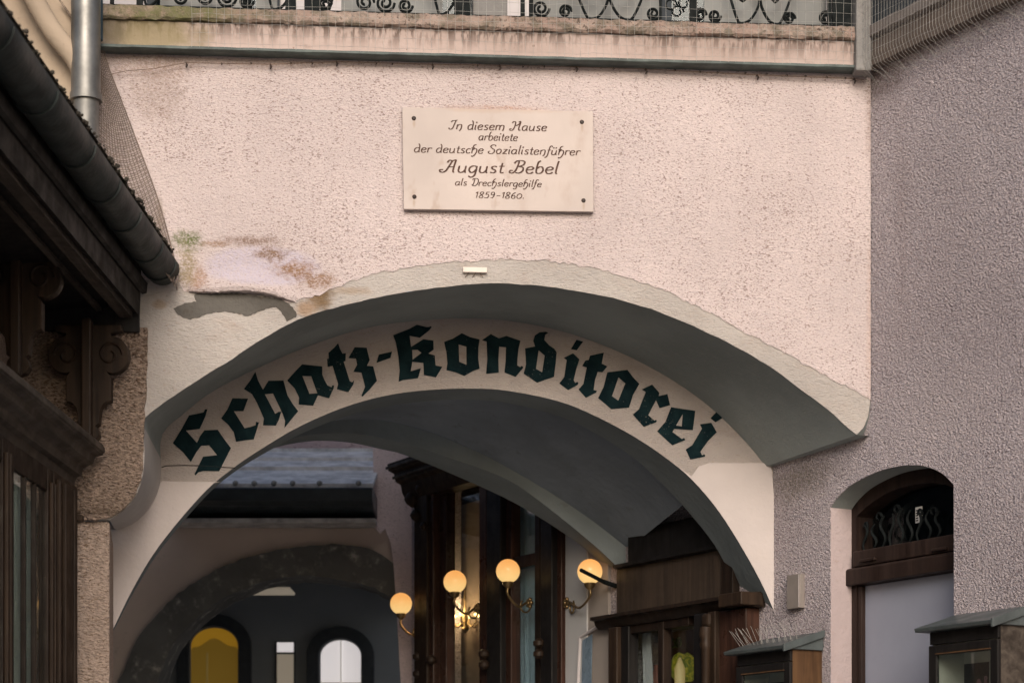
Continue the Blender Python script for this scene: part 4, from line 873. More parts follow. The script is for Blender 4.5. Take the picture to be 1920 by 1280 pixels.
for Y in (6.9, 7.5, 8.1, 8.55, 8.97, 9.45, 9.76):
    u = Y - 9.9; ringp = [(og + (rr + .007) * math.cos(math.pi * 1.0 + math.pi * k / n), zg + .02 + (rr + .007) * math.sin(math.pi + math.pi * k / n)) for k in range(n + 1)]
    ringp += [(og + (rr - .001) * math.cos(math.pi * 1.0 + math.pi * k / n), zg + .02 + (rr - .001) * math.sin(math.pi + math.pi * k / n)) for k in reversed(range(n + 1))]
    MB().profile(LEFT, ringp, u - .012, u + .012).build('joint_band', M['gutter'], gt, 40)
# carved brackets facing down the lane
def bracket(x, ytop, ybot, Y, label):
    F = Frame((0, Y), (0, -1)); c = P(x, ytop, Y); zt_, zb_ = c.z, P(x, ybot, Y).z; H = zt_ - zb_; cx = c.x
    t = thing('carved_bracket', label, 'bracket', tuple(F.w(cx, zb_)), 'carved scroll brackets under the eaves')
    half = [(a_, b_ * H) for a_, b_ in [(.012, 0), (.034, .015), (.050, .06), (.044, .11), (.032, .135), (.048, .155), (.05, .22), (.056, .29), (.075, .335), (.102, .35), (.102, .56)]]
    ear = [(.108 + .076 * math.cos(a_), H * .745 + .083 * math.sin(a_)) for a_ in [(-1.9 + k * .27) for k in range(14)]]
    half = half + ear + [(.10, H * .93), (.15, H * .95), (.15, H)]
    pts = [(cx + a, zb_ + b) for a, b in half] + [(cx - a, zb_ + b) for a, b in reversed(half)]
    bo = MB().prism(F, pts, -.03, .03).build('board', M['woodm'], t, bevel=.004)
    MB().fbox(F, cx - .022, cx + .022, zb_ - .01, zt_ + .02, .031, .085).build('rib', M['woodm'], t, bevel=.007)
    for s_ in (-1, 1):
        sp_ = [(cx + s_ * (.098 + (.058 * (1 - k / 40)) * math.cos(k * .26)), zb_ + H * .745 + (.060 * (1 - k / 40)) * math.sin(k * .26)) for k in range(30)]
        MB().tube([F.w(u, z, .031) for u, z in sp_], .007, 6).build('volute', M['woodm'], t, 60)
    return t
bracket(168, 612, 830, 9.74, 'carved wooden scroll bracket against the ochre buttress, below the eave corner')
bracket(36, 462, 705, 9.02, 'nearer carved wooden scroll bracket, cut by the left edge of the photo')
# shopfront below: cornice, frame, panes
zcn = 3.345
MB().profile(LEFT, [(0, zcn - .20), (.30, zcn - .20), (.31, zcn - .15), (.335, zcn - .14), (.345, zcn - .105), (.39, zcn - .085), (.40, zcn - .055), (.435, zcn - .045), (.435, zcn), (0, zcn + .06)], UL, -.14).build('shop_cornice', M['woodg'], shop, 30)
MB().profile(LEFT, [(.4355, zcn - .038), (.443, zcn - .034), (.443, zcn - .012), (.4355, zcn - .008)], UL, -.137).build('cornice_bead', M['woodg'], shop)
zw = zcn - .20
MB().fbox(LEFT, -.63, -.19, 0.2, zw, .0, .33).build('corner_pilaster', M['woodm'], shop, bevel=.006)
for du_, dw_ in ((-.61, .03), (-.50, .12), (-.33, .035)):
    MB().fbox(LEFT, du_, du_ + dw_, .3, zw - .03, .33, .352).build('pilaster_moulding', M['woodm'], shop, bevel=.006)
MB().fbox(LEFT, -.24, -.19, zw - .16, zw - .13, .332, .36).build('pilaster_ring', M['woodm'], shop, bevel=.004)
for k in range(6):
    uw = -.63 - k * .74
    wnd = thing_ = MB().fbox(LEFT, uw - .09, uw, .5, zw, .20, .325).build('window_frame', M['woodd'], shop, bevel=.006)
    MB().fbox(LEFT, uw - .035, uw - .015, .5, zw - .06, .325, .345).build('frame_bead', M['woodm'], wnd, bevel=.005)
    MB().fbox(LEFT, uw - .08, uw - .062, .5, zw - .06, .325, .343).build('frame_bead', M['woodm'], wnd, bevel=.005)
    MB().fbox(LEFT, uw - .66, uw - .09, zw - .10, zw, .20, .322).build('head_rail', M['woodd'], wnd, bevel=.005)
    MB().fbox(LEFT, uw - .66, uw - .09, .5, zw - .10, .306, .311).build('pane', glass('left_pane_%d' % k, (.92, .95, .93), .10), wnd)
    cu = MB(); A_, B_ = [], []
    MB().fbox(LEFT, uw - .30, uw - .28, .5, zw - .10, .300, .322).build('glazing_bar', M['woodd'], wnd, bevel=.003)
    MB().fbox(LEFT, uw - .47, uw - .455, .5, zw - .10, .300, .322).build('glazing_bar', M['woodd'], wnd, bevel=.003)
    for j in range(60):
        uu = uw - .10 - j * .0095; oo = .24 + .045 * math.sin(j * .7) + random.uniform(-.003, .003); A_.append(LEFT.w(uu, .6, oo)); B_.append(LEFT.w(uu, zw - .11, oo))
    cu.loft(A_, B_).build('curtain', M['curtain'], wnd, 80)
    MB().fbox(LEFT, uw - .74, uw - .66, .5, zw, .20, .325).build('mullion', M['woodd'], wnd, bevel=.006)
MB().fbox(LEFT, UL, -.19, 0, .5, 0, .33).build('stall_riser', M['woodd'], shop)

# old tan house wall and pipes at the top left
old = thing('old_house', 'tan rendered old house wall above the timber eaves', 'building', tuple(FRONT.w(-2.4, 4.1)))
uo = FRONT.px(150, 200, .16)[0]
MB().fbox(FRONT, -5.5, uo, 4.015, 8, .0, .16).build('wall', M['tan'], old)
dp = thing('drainpipe', 'galvanised round drainpipe with a collar and slanting branch', 'pipe', tuple(FRONT.w(*FRONT.px(161, 330, .26), .26)))
up_, _ = FRONT.px(161, 200, .26); zb_ = FRONT.px(161, 340, .26)[1]
MB().tube([FRONT.w(up_, zb_ - .3, .26), FRONT.w(up_, FRONT.px(161, 182, .26)[1], .26)], .058, 24).build('lower_pipe', M['zinc'], dp, 50)
MB().tube([FRONT.w(up_, FRONT.px(161, 184, .26)[1], .26), FRONT.w(up_, 7.0, .26)], .0655, 24).build('upper_pipe', M['zinc'], dp, 50)
MB().tube([FRONT.w(up_, FRONT.px(161, 190, .26)[1], .26), FRONT.w(up_, FRONT.px(161, 177, .26)[1], .26)], .072, 24).build('collar', M['zinc'], dp, 50)
br = [FRONT.px(x, y, .25) for x, y in ((20, -90), (62, -5), (100, 60), (140, 110), (158, 150))]
MB().tube([FRONT.w(u, z, .25) for u, z in smooth(br, 20)], .045, 16).build('branch_pipe', M['tan'], dp, 50)
ub_ = FRONT.px(184, 30, .14)[0]
bp = MB().tube([FRONT.w(ub_, FRONT.px(184, 76, .14)[1], .14), FRONT.w(ub_, 6.6, .14)], .022, 12).build('rain_downpipe', M['bluepipe'], None, 50)
tag(bp, 'thin blue black downpipe behind the galvanised drainpipe', 'pipe')
# slack brown bird net between pipe and wall
sn = MB()
edge = smooth([FRONT.px(x, y, .03) for x, y in ((190, 60), (200, 115), (232, 200), (262, 280), (295, 370), (318, 450), (335, 520))], 60)
inner = smooth([FRONT.px(x, y, .2) for x, y in ((110, 0), (150, 60), (182, 150), (186, 220), (188, 300), (240, 420), (330, 535))], 60)
for i in range(60):
    a = FRONT.w(*edge[i], .03); b = FRONT.w(*inner[i], .20)
    for dz in (0, .009):
        sn.tube([a.lerp(b, k / 8) + Vector((0, 0, dz - .04 * math.sin(math.pi * k / 8) + random.uniform(-.002, .002))) for k in range(9)], .0016, 4, False)
for f in [k / 14 for k in range(15)]:
    sn.tube([FRONT.w(*edge[i], .03).lerp(FRONT.w(*inner[i], .20), f) + Vector((0, 0, -.04 * math.sin(math.pi * f))) for i in range(0, 60, 3)], .0016 if f else .003, 4, False)
so = sn.build('bird_net', M['net'], None); tag(so, 'slack brown bird net slanting from the drainpipe across the pink wall', 'netting')

# ------------------------------------------------------------------ SHOPFRONT IN THE PASSAGE (dark panelling, right)
ps = thing('panelled_shopfront', 'dark panelled wooden shopfront with small lit windows under the vault', 'shopfront', tuple(RIGHT.w(us0, 0)))
u0_, u1_ = rpx(1140, 1100, .03)[0], rpx(1398, 1100, .08)[0]
ue_ = rpx(1373, 1100, .05)[0]
zp0, zp1, zp2 = rpx(1240, 1143, .1)[1], rpx(1240, 1048, .06)[1], rpx(1240, 985, .06)[1]
MB().fbox(RIGHT, rpx(1177, 1000, .05)[0], ue_, zp1 + .02, zp2 + .012, .001, .05).build('upper_board', M['blackwood'], ps, bevel=.004)
MB().profile(RIGHT, [(.05, zp1 - .005), (.075, zp1), (.075, zp1 + .018), (.05, zp1 + .02), (.001, zp1 + .02), (.001, zp1 - .005)], u0_ + .12, ue_).build('rail_moulding', M['blackwood'], ps, bevel=.003)
MB().fbox(RIGHT, u0_ + .1, ue_ - .101, zp0 + .02, zp1 - .006, .001, .035).build('fascia_panel', wood('fascia_wood', (.062, .044, .032), (.036, .026, .020), .5), ps)
MB().fbox(RIGHT, ue_ - .10, ue_, zp0 + .02, zp1 - .006, .001, .05).build('fascia_end', M['woodd'], ps, bevel=.004)
MB().profile(RIGHT, [(.001, zp0 - .05), (.07, zp0 - .05), (.09, zp0 - .03), (.10, zp0 - .005), (.125, zp0), (.125, zp0 + .018), (.001, zp0 + .03)], u0_ - .04, u1_ + .06).build('shop_cornice', M['woodd'], ps, 30)
MB().fbox(RIGHT, u1_ - .13, u1_ + .07, zp0 - .045, zp0 + .022, .02, .16).build('cornice_return', M['woodm'], ps, bevel=.006)
for x0, x1, o, mt in ((1140, 1156, .10, 'woodm'), (1157, 1178, .07, 'blackwood'), (1233, 1243, .06, 'woodd'), (1300, 1322, .11, 'blackwood'), (1326, 1340, .12, 'woodm'), (1343, 1398, .09, 'redwood')):
    a0, a1 = rpx(x0, 1220, o)[0], rpx(x1, 1220, o)[0]; MB().fbox(RIGHT, a0, a1, .5, zp0 - .052, .001, o).build('post', M[mt], ps, bevel=.006)
a0 = rpx(1316, 1180, .13)[0]
MB().fbox(RIGHT, a0, a0 + .07, zp0 - .13, zp0 - .06, .09, .14).build('post_capital', M['woodm'], ps, bevel=.015)
MB().lathe(RIGHT.w(a0 + .035, zp0 - .15, .13), [(.02, -.6), (.024, -.1), (.034, -.07), (.026, -.05), (.036, -.02), (.03, .02)], 14).build('post_column', M['woodm'], ps, 40)
MB().fbox(RIGHT, us0 - .01, us1 + .01, zs1 - .035, zs1 + .05, .001, .055).build('window_head', M['woodd'], ps, bevel=.004)
MB().fbox(RIGHT, us0, us1, zs0, zs1, -.02, -.015).build('pane', M['glass'], ps)
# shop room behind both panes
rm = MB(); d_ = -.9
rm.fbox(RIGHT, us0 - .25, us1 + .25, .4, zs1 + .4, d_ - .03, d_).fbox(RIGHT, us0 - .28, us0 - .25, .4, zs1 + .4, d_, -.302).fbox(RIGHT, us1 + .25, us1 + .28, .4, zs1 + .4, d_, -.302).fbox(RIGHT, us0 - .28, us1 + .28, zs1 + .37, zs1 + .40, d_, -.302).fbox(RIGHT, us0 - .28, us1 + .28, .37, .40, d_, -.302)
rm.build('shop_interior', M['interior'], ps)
# goods seen in the window
a0, b0 = rpx(1252, 1262, -.25); a1, b1 = rpx(1296, 1196, -.25)
gd = thing('gift_parcel', 'yellow green wrapped parcel with bow glowing in the right shop window', 'parcel', tuple(RIGHT.w(a0, b0 - .3, -.3)))
wm = MB(); cxg, czg = (a0 + a1) / 2, (b0 + b1) / 2; hh_ = (b1 - b0)
for k in range(7):
    ang = k * .9; wm.lathe(RIGHT.w(cxg + .028 * math.cos(ang), b0 - .05, -.28 + .028 * math.sin(ang)), [(.02, 0), (.046, .03), (.05, hh_ * .40), (.046, hh_ * .62), (.03, hh_ * (.74 + .03 * (k % 3))), (.004, hh_ * (.80 + .05 * (k % 3)))], 10)
wm.build('wrapping', M['leafgreen'], gd, 50)
bw = MB()
for sg_ in (-1, 1, .4): bw.tube([RIGHT.w(*q, -.225) for q in smooth([(cxg, czg + .06), (cxg + sg_ * .03, czg + .10), (cxg + sg_ * .055, czg + .075), (cxg + sg_ * .03, czg + .05), (cxg, czg + .06)], 16)], .006, 6)
bw.build('bow', paint('green_bow_ribbon', (.10, .13, .03), .4), gd, 60)
MB().lathe(RIGHT.w(a0 - .035, b0 - .1, -.2), [(.01, 0), (.03, .01), (.03, .10), (.018, .12), (.018, .15)], 14).build('candle', paint('pink_candle_wax', (.55, .22, .16), .5), gd, 50)
MB().lathe(RIGHT.w(a1 + .02, b0 - .35, -.16), [(.012, 0), (.028, .02), (.030, .36), (.006, .42)], 12).build('cellophane_cone', M['warmglow'], gd, 50)
a0, b0 = rpx(1202, 1290, -.05); a1, b1 = rpx(1208, 1182, -.05)
cl = MB(); A_, B_ = [], []
for j in range(14): A_.append(RIGHT.w(a0 + j * .006, b1, -.06 + .008 * math.sin(j * 1.7))); B_.append(RIGHT.w(a0 + .03 + j * .0085, b0 - .3, -.06 + .01 * math.sin(j * 1.7)))
dr = cl.loft(A_, B_).build('window_drape', M['whitewall'], None, 70); tag(dr, 'narrow pale drape hanging in the left pane of the passage shopfront', 'drape')

# ------------------------------------------------------------------ BAY SHOPFRONT IN THE COURTYARD
by = thing('bay_shopfront', 'tall dark red brown wooden shopfront with carved pilasters beyond the vault', 'shopfront', tuple(RIGHT.w(ub0, 0)))
def rb(x0, x1, y1, o0, o1, mt, name, par=by, y0=None, bev=.006):
    a0, a1 = rpx(x0, 1100, o1)[0], rpx(x1, 1100, o1)[0]; zt = rpx((x0 + x1) / 2, y1, o1)[1] if y1 else zbay + .02
    zb = .4 if y0 is None else rpx((x0 + x1) / 2, y0, o1)[1]
    return MB().fbox(RIGHT, a0, a1, zb, zt, o0, o1).build(name, M[mt], par, bevel=bev)
rb(776, 800, None, .001, .12, 'woodm', 'pilaster'); rb(802, 812, None, .001, .10, 'redwood', 'pilaster'); rb(813, 822, None, .001, .06, 'blackwood', 'pilaster')
rb(823, 836, None, -.02, .05, 'redwood', 'frame_stile')
rb(898, 912, None, -.02, .06, 'redwood', 'frame_stile'); rb(912, 938, None, .001, .09, 'blackwood', 'pilaster'); rb(939, 958, None, -.02, .05, 'redwood', 'frame_stile')
rb(1002, 1012, None, -.02, .05, 'woodd', 'frame_stile'); rb(1013, 1034, None, .001, .10, 'blackwood', 'pilaster'); rb(1035, 1052, None, -.02, .06, 'redwood', 'frame_stile')
for x, yy in ((781, 1230), (781, 1262), (806, 1236), (905, 1225), (905, 1245), (1008, 1205), (1008, 1225)):
    u, z = rpx(x, yy, .12); MB().lathe(RIGHT.w(u, z, .11), [(.012, -.03), (.035, -.012), (.035, .012), (.012, .03)], 14).build('turned_ring', M['woodm'], by, 40)
# cornice with stepped mouldings on its far end
zk = rpx(745, 905, .22)[1]
uk0 = rpx(736, 900, .22)[0]
MB().profile(RIGHT, [(.001, zk - .10), (.12, zk - .10), (.15, zk - .05), (.16, zk), (.20, zk + .02), (.21, zk + .07), (.25, zk + .085), (.26, zk + .13), (.001, zk + .22)], uk0, rpx(1060, 900)[0]).build('shop_cornice', M['woodm'], by, 30)
for k, (o, dz) in enumerate(((.215, .035), (.265, .095))):
    MB().fbox(RIGHT, uk0 - .01, rpx(1060, 900)[0], zk + dz, zk + dz + .018, o - .012, o + .004).build('cornice_bead', M['woodg'], by, bevel=.004)
for x, y, r_ in ((768, 935, .055), (775, 965, .042), (784, 915, .04), (790, 985, .030)):
    u, z = rpx(x, y, .15); MB().lathe(RIGHT.w(u, z, .13), [(.006, -r_), (r_ * .7, -r_ * .6), (r_, 0), (r_ * .6, r_ * .7), (.006, r_)], 14).build('carved_scroll', M['woodm'], by, 60)
rb(838, 898, 905, -.012, -.006, 'glass', 'pane', bev=0); rb(958, 1002, 905, -.012, -.006, 'glass', 'pane', bev=0)
sash = rb(958, 1003, 1040, -.005, .03, 'woodm', 'sash_rail', y0=1062)
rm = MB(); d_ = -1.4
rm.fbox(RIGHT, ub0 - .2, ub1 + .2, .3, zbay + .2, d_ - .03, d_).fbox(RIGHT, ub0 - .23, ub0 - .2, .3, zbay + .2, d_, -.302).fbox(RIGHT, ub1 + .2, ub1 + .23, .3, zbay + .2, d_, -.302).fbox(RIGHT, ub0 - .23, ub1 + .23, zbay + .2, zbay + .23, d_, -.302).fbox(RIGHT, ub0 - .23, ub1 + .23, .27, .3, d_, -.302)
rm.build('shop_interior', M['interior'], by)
# arched pale curtain edge inside the first pane
a0, b0 = rpx(848, 1290, -.3)
cl = MB(); A_, B_ = [], []
for j in range(20):
    f = j / 19; x = 850 + 34 * (f ** 2.2); y = 1100 - 210 * (math.sin(f * math.pi / 2)); u, z = rpx(x, y, -.3); A_.append(RIGHT.w(u - .012, z, -.3)); B_.append(RIGHT.w(u + .02, z - .01, -.3))
cl.loft(A_, B_); q = [Vector(v) for v in B_]
cu = cl.build('window_drape', M['curtain'], None, 70); tag(cu, 'pale drape edge curving inside the tall bay shop window', 'drape')
back = MB(); u0b, z0b = rpx(842, 1280, -.36); u1b, z1b = rpx(920, 930, -.36)
bb = back.fbox(RIGHT, u0b, u1b, z0b - .5, z1b, -.38, -.37).build('shop_blind', paint('taupe_blind_cloth', (.22, .17, .14), .9, .1, .15, 5), None); tag(bb, 'taupe roller blind behind the bay window drape', 'blind')
u0q, z0q = rpx(952, 1280, -.06); u1q, z1q = rpx(1012, 930, -.06)
qq = MB(); A_, B_ = [], []  # added blue grey sheet standing in for sky reflected in the pane
for j in range(40): A_.append(RIGHT.w(u0q + (u1q - u0q) * j / 39, z0q - .4, -.10 + .012 * math.sin(j * .9))); B_.append(RIGHT.w(u0q + (u1q - u0q) * j / 39, zbay - .03, -.10 + .012 * math.sin(j * .9)))
bq = qq.loft(A_, B_).build('reflection_sheet', paint('blue_grey_sky_reflection', (.42, .54, .64), .8, .1, .15, 6), None, 70); tag(bq, 'added blue grey sheet for the sky reflection in the narrow second pane of the bay shopfront', 'curtain')
# chandelier inside
cu_, cz_ = rpx(872, 1158, -.28); ch = thing('chandelier', 'small brass chandelier with lit candle bulbs inside the bay window', 'chandelier', tuple(RIGHT.w(cu_, cz_, -.28)))
MB().lathe(RIGHT.w(cu_, cz_, -.28), [(.006, -.10), (.03, -.07), (.012, -.03), (.024, .0), (.008, .05), (.006, .30)], 14).build('stem', M['brass'], ch, 50)
for k in range(6):
    a = k * math.pi / 3 + .3; d = Vector((math.cos(a), math.sin(a), 0)); c0 = RIGHT.w(cu_, cz_, -.28)
    MB().tube([c0 + d * .02 + Vector((0, 0, -.03)), c0 + d * .06 + Vector((0, 0, -.06)), c0 + d * .10 + Vector((0, 0, -.03)), c0 + d * .10], .005, 6).build('arm', M['brass'], ch, 60)
    MB().sphere(c0 + d * .10 + Vector((0, 0, .018)), .013, 10).build('bulb', M['bulb'], ch, 60)
def room_lamp(name, loc, w, col=(1, .66, .33), rad=.05):
    l = bpy.data.lights.new(name, 'POINT'); l.energy = w; l.color = col; l.shadow_soft_size = rad
    o = bpy.data.objects.new(name, l); COL.objects.link(o); o.location = loc
room_lamp('chandelier_light', RIGHT.w(cu_, cz_ + .05, -.20), 5.0)
room_lamp('shop_light', RIGHT.w(us1 + .05, zs1 + .2, -.55), 3.2)
# pale pilaster between the shopfronts with glass and a reflected frame line put in as a white tube
pp = thing('pale_pilaster', 'pale grey rendered pilaster with a white reflected frame line between the two shopfronts', 'pilaster', tuple(RIGHT.w(rpx(1060, 1100)[0], 0)))
MB().fbox(RIGHT, rpx(1057, 1100, .03)[0], rpx(1100, 1100, .03)[0], .3, zbay + .3, .001, .03).build('shaft', M['pale'], pp, bevel=.005)
MB().fbox(RIGHT, rpx(1100, 1100, .02)[0], rpx(1140, 1100, .02)[0], .3, zbay + .3, .001, .02).build('panel', plaster('taupe_panel', (.27, .235, .21), 20, .1), pp)
a0, b0 = rpx(1084, 1190, .035); a1, b1 = rpx(1131, 1168, .035)
MB().tube([RIGHT.w(*rpx(x, y, .035), .035) for x, y in ((1083, 1300), (1088, 1194), (1133, 1166))], .010, 8).build('reflected_frame_line', M['whitewall'], pp)
MB().prism(RIGHT, [rpx(1090, 1300, .034), rpx(1092, 1200, .034), rpx(1110, 1188, .034), rpx(1108, 1300, .034)], .031, .034).build('blue_pane', paint('blue_grey_pane', (.14, .19, .24), .3), pp)

# globe lamps
def lamp(gx, gy, bx, by_, outg, label, arm_up=1, rad=.0715):
    ub_2, zb_2 = rpx(bx, by_, .02); ug, zg2 = rpx(gx, gy, outg)
    t = thing('globe_lamp', label, 'lamp', tuple(RIGHT.w(ub_2, zb_2, 0)), 'globe lamps along the shopfronts')
    c = RIGHT.w(ug, zg2, outg); b = RIGHT.w(ub_2, zb_2, .0)
    MB().sphere(c, rad, 32).build('globe', M['globe'], t, 180)
    MB().lathe(c + Vector((0, 0, -rad)), [(.012, -.03), (.03, -.012), (.034, .006), (.026, .012)], 16).build('gallery', M['brass'], t, 50)
    cb = c + Vector((0, 0, -rad - .02)); m1 = b + RIGHT.n * .03
    pts = smooth([tuple(cb), tuple(cb + Vector((0, 0, -.05))), tuple(cb.lerp(m1, .45) + Vector((0, 0, -.075))), tuple(m1.lerp(cb, .12) + Vector((0, 0, -.005))), tuple(m1)], 24)
    MB().tube(pts, .0075, 8).build('arm', M['brass'], t, 60)
    cl_ = m1.lerp(cb, .22) + Vector((0, 0, -.04)); dirv = (cb - m1); dirv.z = 0; dirv = dirv.normalized() if dirv.length > 0 else Vector((1, 0, 0))
    MB().tube([cl_ + dirv * (.038 * math.cos(a)) + Vector((0, 0, .038 * math.sin(a))) for a in [(.9 - k * .24) for k in range(20)]], .006, 7).build('curl', M['brass'], t, 60)
    m = MB()
    for k in range(5):
        a = k * 2 * math.pi / 5; m.sphere(b + RIGHT.n * .035 + RIGHT.du * (.022 * math.cos(a)) + Vector((0, 0, .022 * math.sin(a))), .014, 8)
    m.sphere(b + RIGHT.n * .045, .014, 8); m.build('rosette', M['brass'], t, 60)
    return t
lamp(752, 1131, 794, 1180, .20, 'lit globe lamp at the far pilaster, lowest and leftmost of the four')
lamp(853, 1090, 899, 1140, .21, 'lit globe lamp in front of the bay window with the chandelier')
lamp(952.5, 1070, 997, 1130, .20, 'lit globe lamp on a brass arm by the blue narrow pane')
lamp(1106, 1071, 1066, 1130, .12, 'lit globe lamp crossed by a black bar, before the pale pilaster')
c0 = RIGHT.w(*rpx(1089, 1068, .30), .30); c1 = RIGHT.w(*rpx(1132, 1090, .09), .09)
fa = thing('iron_bar', 'short black flat bar slanting across the globe lamp nearest the vault foot', 'bar', tuple(c1))
MB().tube([c0, c1], .011, 6).build('bar', M['iron'], fa); MB().tube([c1, c1 + RIGHT.n * -.085 + Vector((0, 0, -.02))], .014, 8).build('wall_socket', M['iron'], fa)

# ------------------------------------------------------------------ COURTYARD HOUSE
cy = thing('courtyard_house', 'beige courtyard house with a rough stone arch and dark eaves', 'building', (-2, 14.8, 0))
def bx(x, y, o=0.0): return BACK.px(x, y, o)
A_OUT = [(222, 1290), (258, 1203), (312, 1138), (372, 1090), (450, 1052), (530, 1032), (620, 1022), (690, 1030), (748, 1062)]
A_IN = [(285, 1290), (318, 1208), (362, 1158), (422, 1112), (500, 1082), (565, 1073), (640, 1080), (705, 1097), (762, 1135)]
ao, ai = smooth([bx(*q) for q in A_OUT], 50), smooth([bx(*q) for q in A_IN], 50)
def ends(c, dl, dr_): return [(c[0][0] + dl, 0)] + c + [(c[-1][0] + dr_, c[-1][1] - .5), (c[-1][0] + dr_, 0)]
aoF, aiF = ends(ao, -.05, .10), ends(ai, -.06, .12)
zE = bx(560, 925)[1]
uw0, uw1 = -5.2, bx(738, 1000)[0]
hole = aiF
MB().prism(BACK, [(uw0, 0), (uw0, zE), (uw1, zE), (uw1, bx(738, 1000)[1]), (aoF[-1][0] - .0, bx(738, 1040)[1]), (aiF[-1][0], bx(748, 1062)[1]), (aiF[-1][0], 0), (aiF[-1][0] - .002, 0)] + aiF[::-1], -.35, 0).build('wall', M['beige'], cy)
# rough ring
rout = [(u + random.uniform(-.006, .006), z + random.uniform(-.006, .006)) for u, z in ao]; rin = [(u + .02 * (1 - k / 49) + random.uniform(-.005, .005), z - .03 + random.uniform(-.006, .006)) for k, (u, z) in enumerate(ai)]
MB().prism(BACK, [(ao[0][0] - .05, 0)] + rout + [(ao[-1][0] + .06, ao[-1][1] - .6)] + [(ai[-1][0] + .02, ai[-1][1] - .5)] + rin[::-1] + [(ai[0][0] - .04, 0)], -.36, .07).build('stone_arch', M['archstone'], cy)
# pink pier beside the bay
pk = [(698, 790), (790, 790), (790, 1290), (752, 1290), (744, 1150), (738, 1060), (733, 1020), (722, 990), (713, 1000), (702, 988)]
MB().prism(BACK, [bx(*q, .09) for q in pk], .072, .09).build('pink_pier', pebbledash('pale_pink_pebbledash', (.72, .60, .60), (.33, .26, .26), .38, .6, scale=60), cy)
# passage behind the arch
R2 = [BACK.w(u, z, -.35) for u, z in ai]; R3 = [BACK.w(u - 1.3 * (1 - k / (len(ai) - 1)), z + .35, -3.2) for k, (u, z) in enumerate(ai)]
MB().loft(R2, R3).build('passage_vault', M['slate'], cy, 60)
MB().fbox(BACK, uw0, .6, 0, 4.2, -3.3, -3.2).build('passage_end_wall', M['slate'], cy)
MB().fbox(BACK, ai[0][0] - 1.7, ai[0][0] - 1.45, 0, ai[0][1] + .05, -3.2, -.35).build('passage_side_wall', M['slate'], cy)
tl_ = P(495, 1098, 16.6)
MB().wbox(tl_.x - .22, tl_.x + .22, 16.4, 16.8, tl_.z - .05, tl_.z - .03).build('ceiling_strip', M['beigeglow'], cy)
W = -3.2
def arch_win(x0, x1, ytop, mat, name, lab):
    F = BACK; u0, u1 = bx(x0, 1240, W)[0], bx(x1, 1240, W)[0]; zt = bx(x0, ytop, W)[1]; r_ = (u1 - u0) / 2; cxu = (u0 + u1) / 2; zc = zt - r_ * .8
    t = thing('arched_window', lab, 'window', tuple(F.w(cxu, zc - .8, W)), 'arched windows at the end of the stone arch passage')
    def loop(g): return [(u0 - g, zc - 1.2)] + [(cxu - (r_ + g) * math.cos(a * math.pi / 20), zc + (r_ * .8 + g) * math.sin(a * math.pi / 20)) for a in range(21)] + [(u1 + g, zc - 1.2)]
    MB().prism(F, loop(.10), W + .001, W + .08, [loop(0)[0:1] and [(q[0], q[1] + (.01 if q[1] < zc - 1 else 0)) for q in loop(.0)]]).build('surround', M['deep'], t, bevel=.01)
    MB().prism(F, loop(.05), W + .002, W + .045, [[(q[0], q[1] + (.01 if q[1] < zc - 1 else 0)) for q in loop(-.012)]]).build('frame', M['slate'], t)
    MB().prism(F, loop(0), W + .002, W + .012).build('pane', M[mat], t)
    return t, u0, u1, zc
t, u0, u1, zc = arch_win(356, 450, 1174, 'yellowlit', 'a', 'yellow lit arched window, left one under the stone arch')
r_ = (u1 - u0) / 2; cxu = (u0 + u1) / 2
MB().prism(BACK, [(u0 + .006, zc - 1.1)] + [(cxu - (r_ - .006) * math.cos(a * math.pi / 16), zc - .08 + r_ * .62 * math.sin(a * math.pi / 16) + .02 * math.sin(a)) for a in range(17)] + [(u1 - .006, zc - 1.1)], W + .013, W + .018).build('dim_glow_plate', emitter('dim_yellow_glow', (1.0, .55, .06), .045, (.35, .24, .05)), t)  # dimmer glowing plate, paints the falloff of light down the window
MB().fbox(BACK, cxu - .07, cxu - .055, zc - 1.1, zc - .05, W + .019, W + .024).build('glazing_bar', emitter('dull_yellow_bar', (1, .7, .2), .05, (.3, .22, .08)), t)
t, u0, u1, zc = arch_win(599, 680, 1197, 'paleglow', 'b', 'white daylit arched window, right one under the stone arch')
MB().fbox(BACK, u0 + .01, u1 - .01, zc - 1.1, zc - .22, W + .013, W + .02).build('lower_view', M['beigeglow'], t)
MB().fbox(BACK, (u0 + u1) / 2 - .008, (u0 + u1) / 2 + .008, zc - 1.1, zc + .16, W + .02, W + .028).build('glazing_bar', emitter('pale_window_bar', (1, .95, .9), .2, (.6, .58, .55)), t)
pw = thing('narrow_window', 'narrow upright window between the two arched windows', 'window', tuple(BACK.w(bx(535, 1280, W)[0], bx(535, 1300, W)[1], W)))
MB().fbox(BACK, bx(516, 1240, W)[0], bx(554, 1240, W)[0], .5, bx(535, 1202, W)[1], W + .001, W + .02).build('frame', M['deep'], pw)
MB().fbox(BACK, bx(520, 1240, W)[0], bx(551, 1240, W)[0], bx(535, 1222, W)[1], bx(535, 1204, W)[1], W + .021, W + .03).build('upper_pane', M['paleglow'], pw)
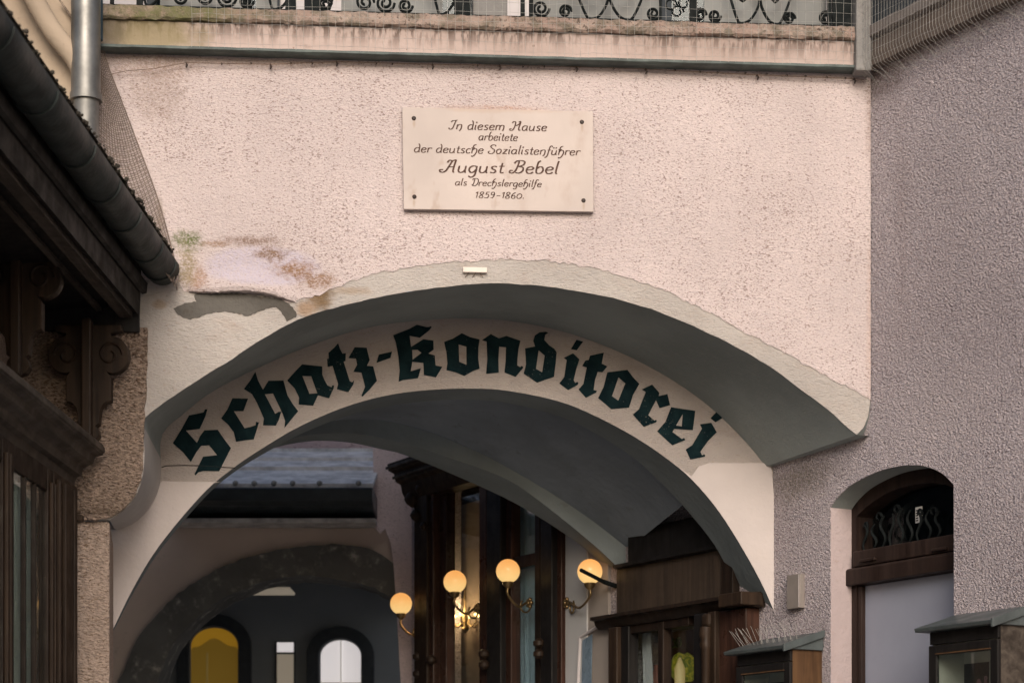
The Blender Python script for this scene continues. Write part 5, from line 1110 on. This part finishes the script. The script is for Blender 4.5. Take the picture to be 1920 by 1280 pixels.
MB().fbox(BACK, bx(520, 1240, W)[0], bx(551, 1240, W)[0], .6, bx(535, 1226, W)[1], W + .021, W + .03).build('lower_pane', M['beigeglow'], pw)
# eaves: metal roof, gutter, snow guards
e0, e1 = bx(300, 900, .5)[0], bx(700, 900, .5)[0]
zg0 = bx(560, 914, .5)[1]
zr = P(600, 848, 15.7).z
rf = MB().box8([BACK.w(e0, zg0, .5), BACK.w(e1, zg0, .5), BACK.w(e1, zr, -.9), BACK.w(e0, zr, -.9), BACK.w(e0, zg0 + .03, .5), BACK.w(e1, zg0 + .03, .5), BACK.w(e1, zr + .03, -.9), BACK.w(e0, zr + .03, -.9)])
m = MB(); m.box8([BACK.w(e0, zg0, .5), BACK.w(e1, zg0, .5), BACK.w(e1, zr, -.9), BACK.w(e0, zr, -.9), BACK.w(e0, zg0 + .03, .5), BACK.w(e1, zg0 + .03, .5), BACK.w(e1, zr + .03, -.9), BACK.w(e0, zr + .03, -.9)])
roof = m.build('roof', M['roofmetal'], cy, bevel=.004)
for f in (.35, .62, .9):
    o = .5 - 1.4 * f; z = zg0 + .03 + (zr - zg0) * f
    MB().fbox(BACK, e0, e1, z, z + .025, o - .03, o).build('roof_seam', M['roofmetal'], roof)
for x in (443, 478, 515, 550, 600, 673):
    u = bx(x, 910, .45)[0]; MB().sphere(BACK.w(u, zg0 + .03, .49), .022, 10).build('snow_guard', M['wire'], roof, 60)
zgu = bx(560, 958, .5)[1]
MB().profile(BACK, [(.02, zgu), (.50, zgu + .04), (.60, zgu + .06), (.62, zg0 - .02), (.50, zg0), (.02, zg0)], e0, e1).build('eave_gutter', M['darkmetal'], cy, bevel=.01)
MB().fbox(BACK, e0, e1, zgu - .045, zgu - .018, .02, .30).build('eave_lath', M['roofmetal'], cy)
up_h = thing('pink_rear_house', 'pink wall rising behind the metal courtyard roof', 'building', (-2, 15.8, 0))
MB().wbox(-6, .2, 15.75, 16.0, 3.5, 5.0).build('wall', pebbledash('rear_pink_render', (.56, .43, .43), (.3, .22, .22), .38, .4, scale=25), up_h)
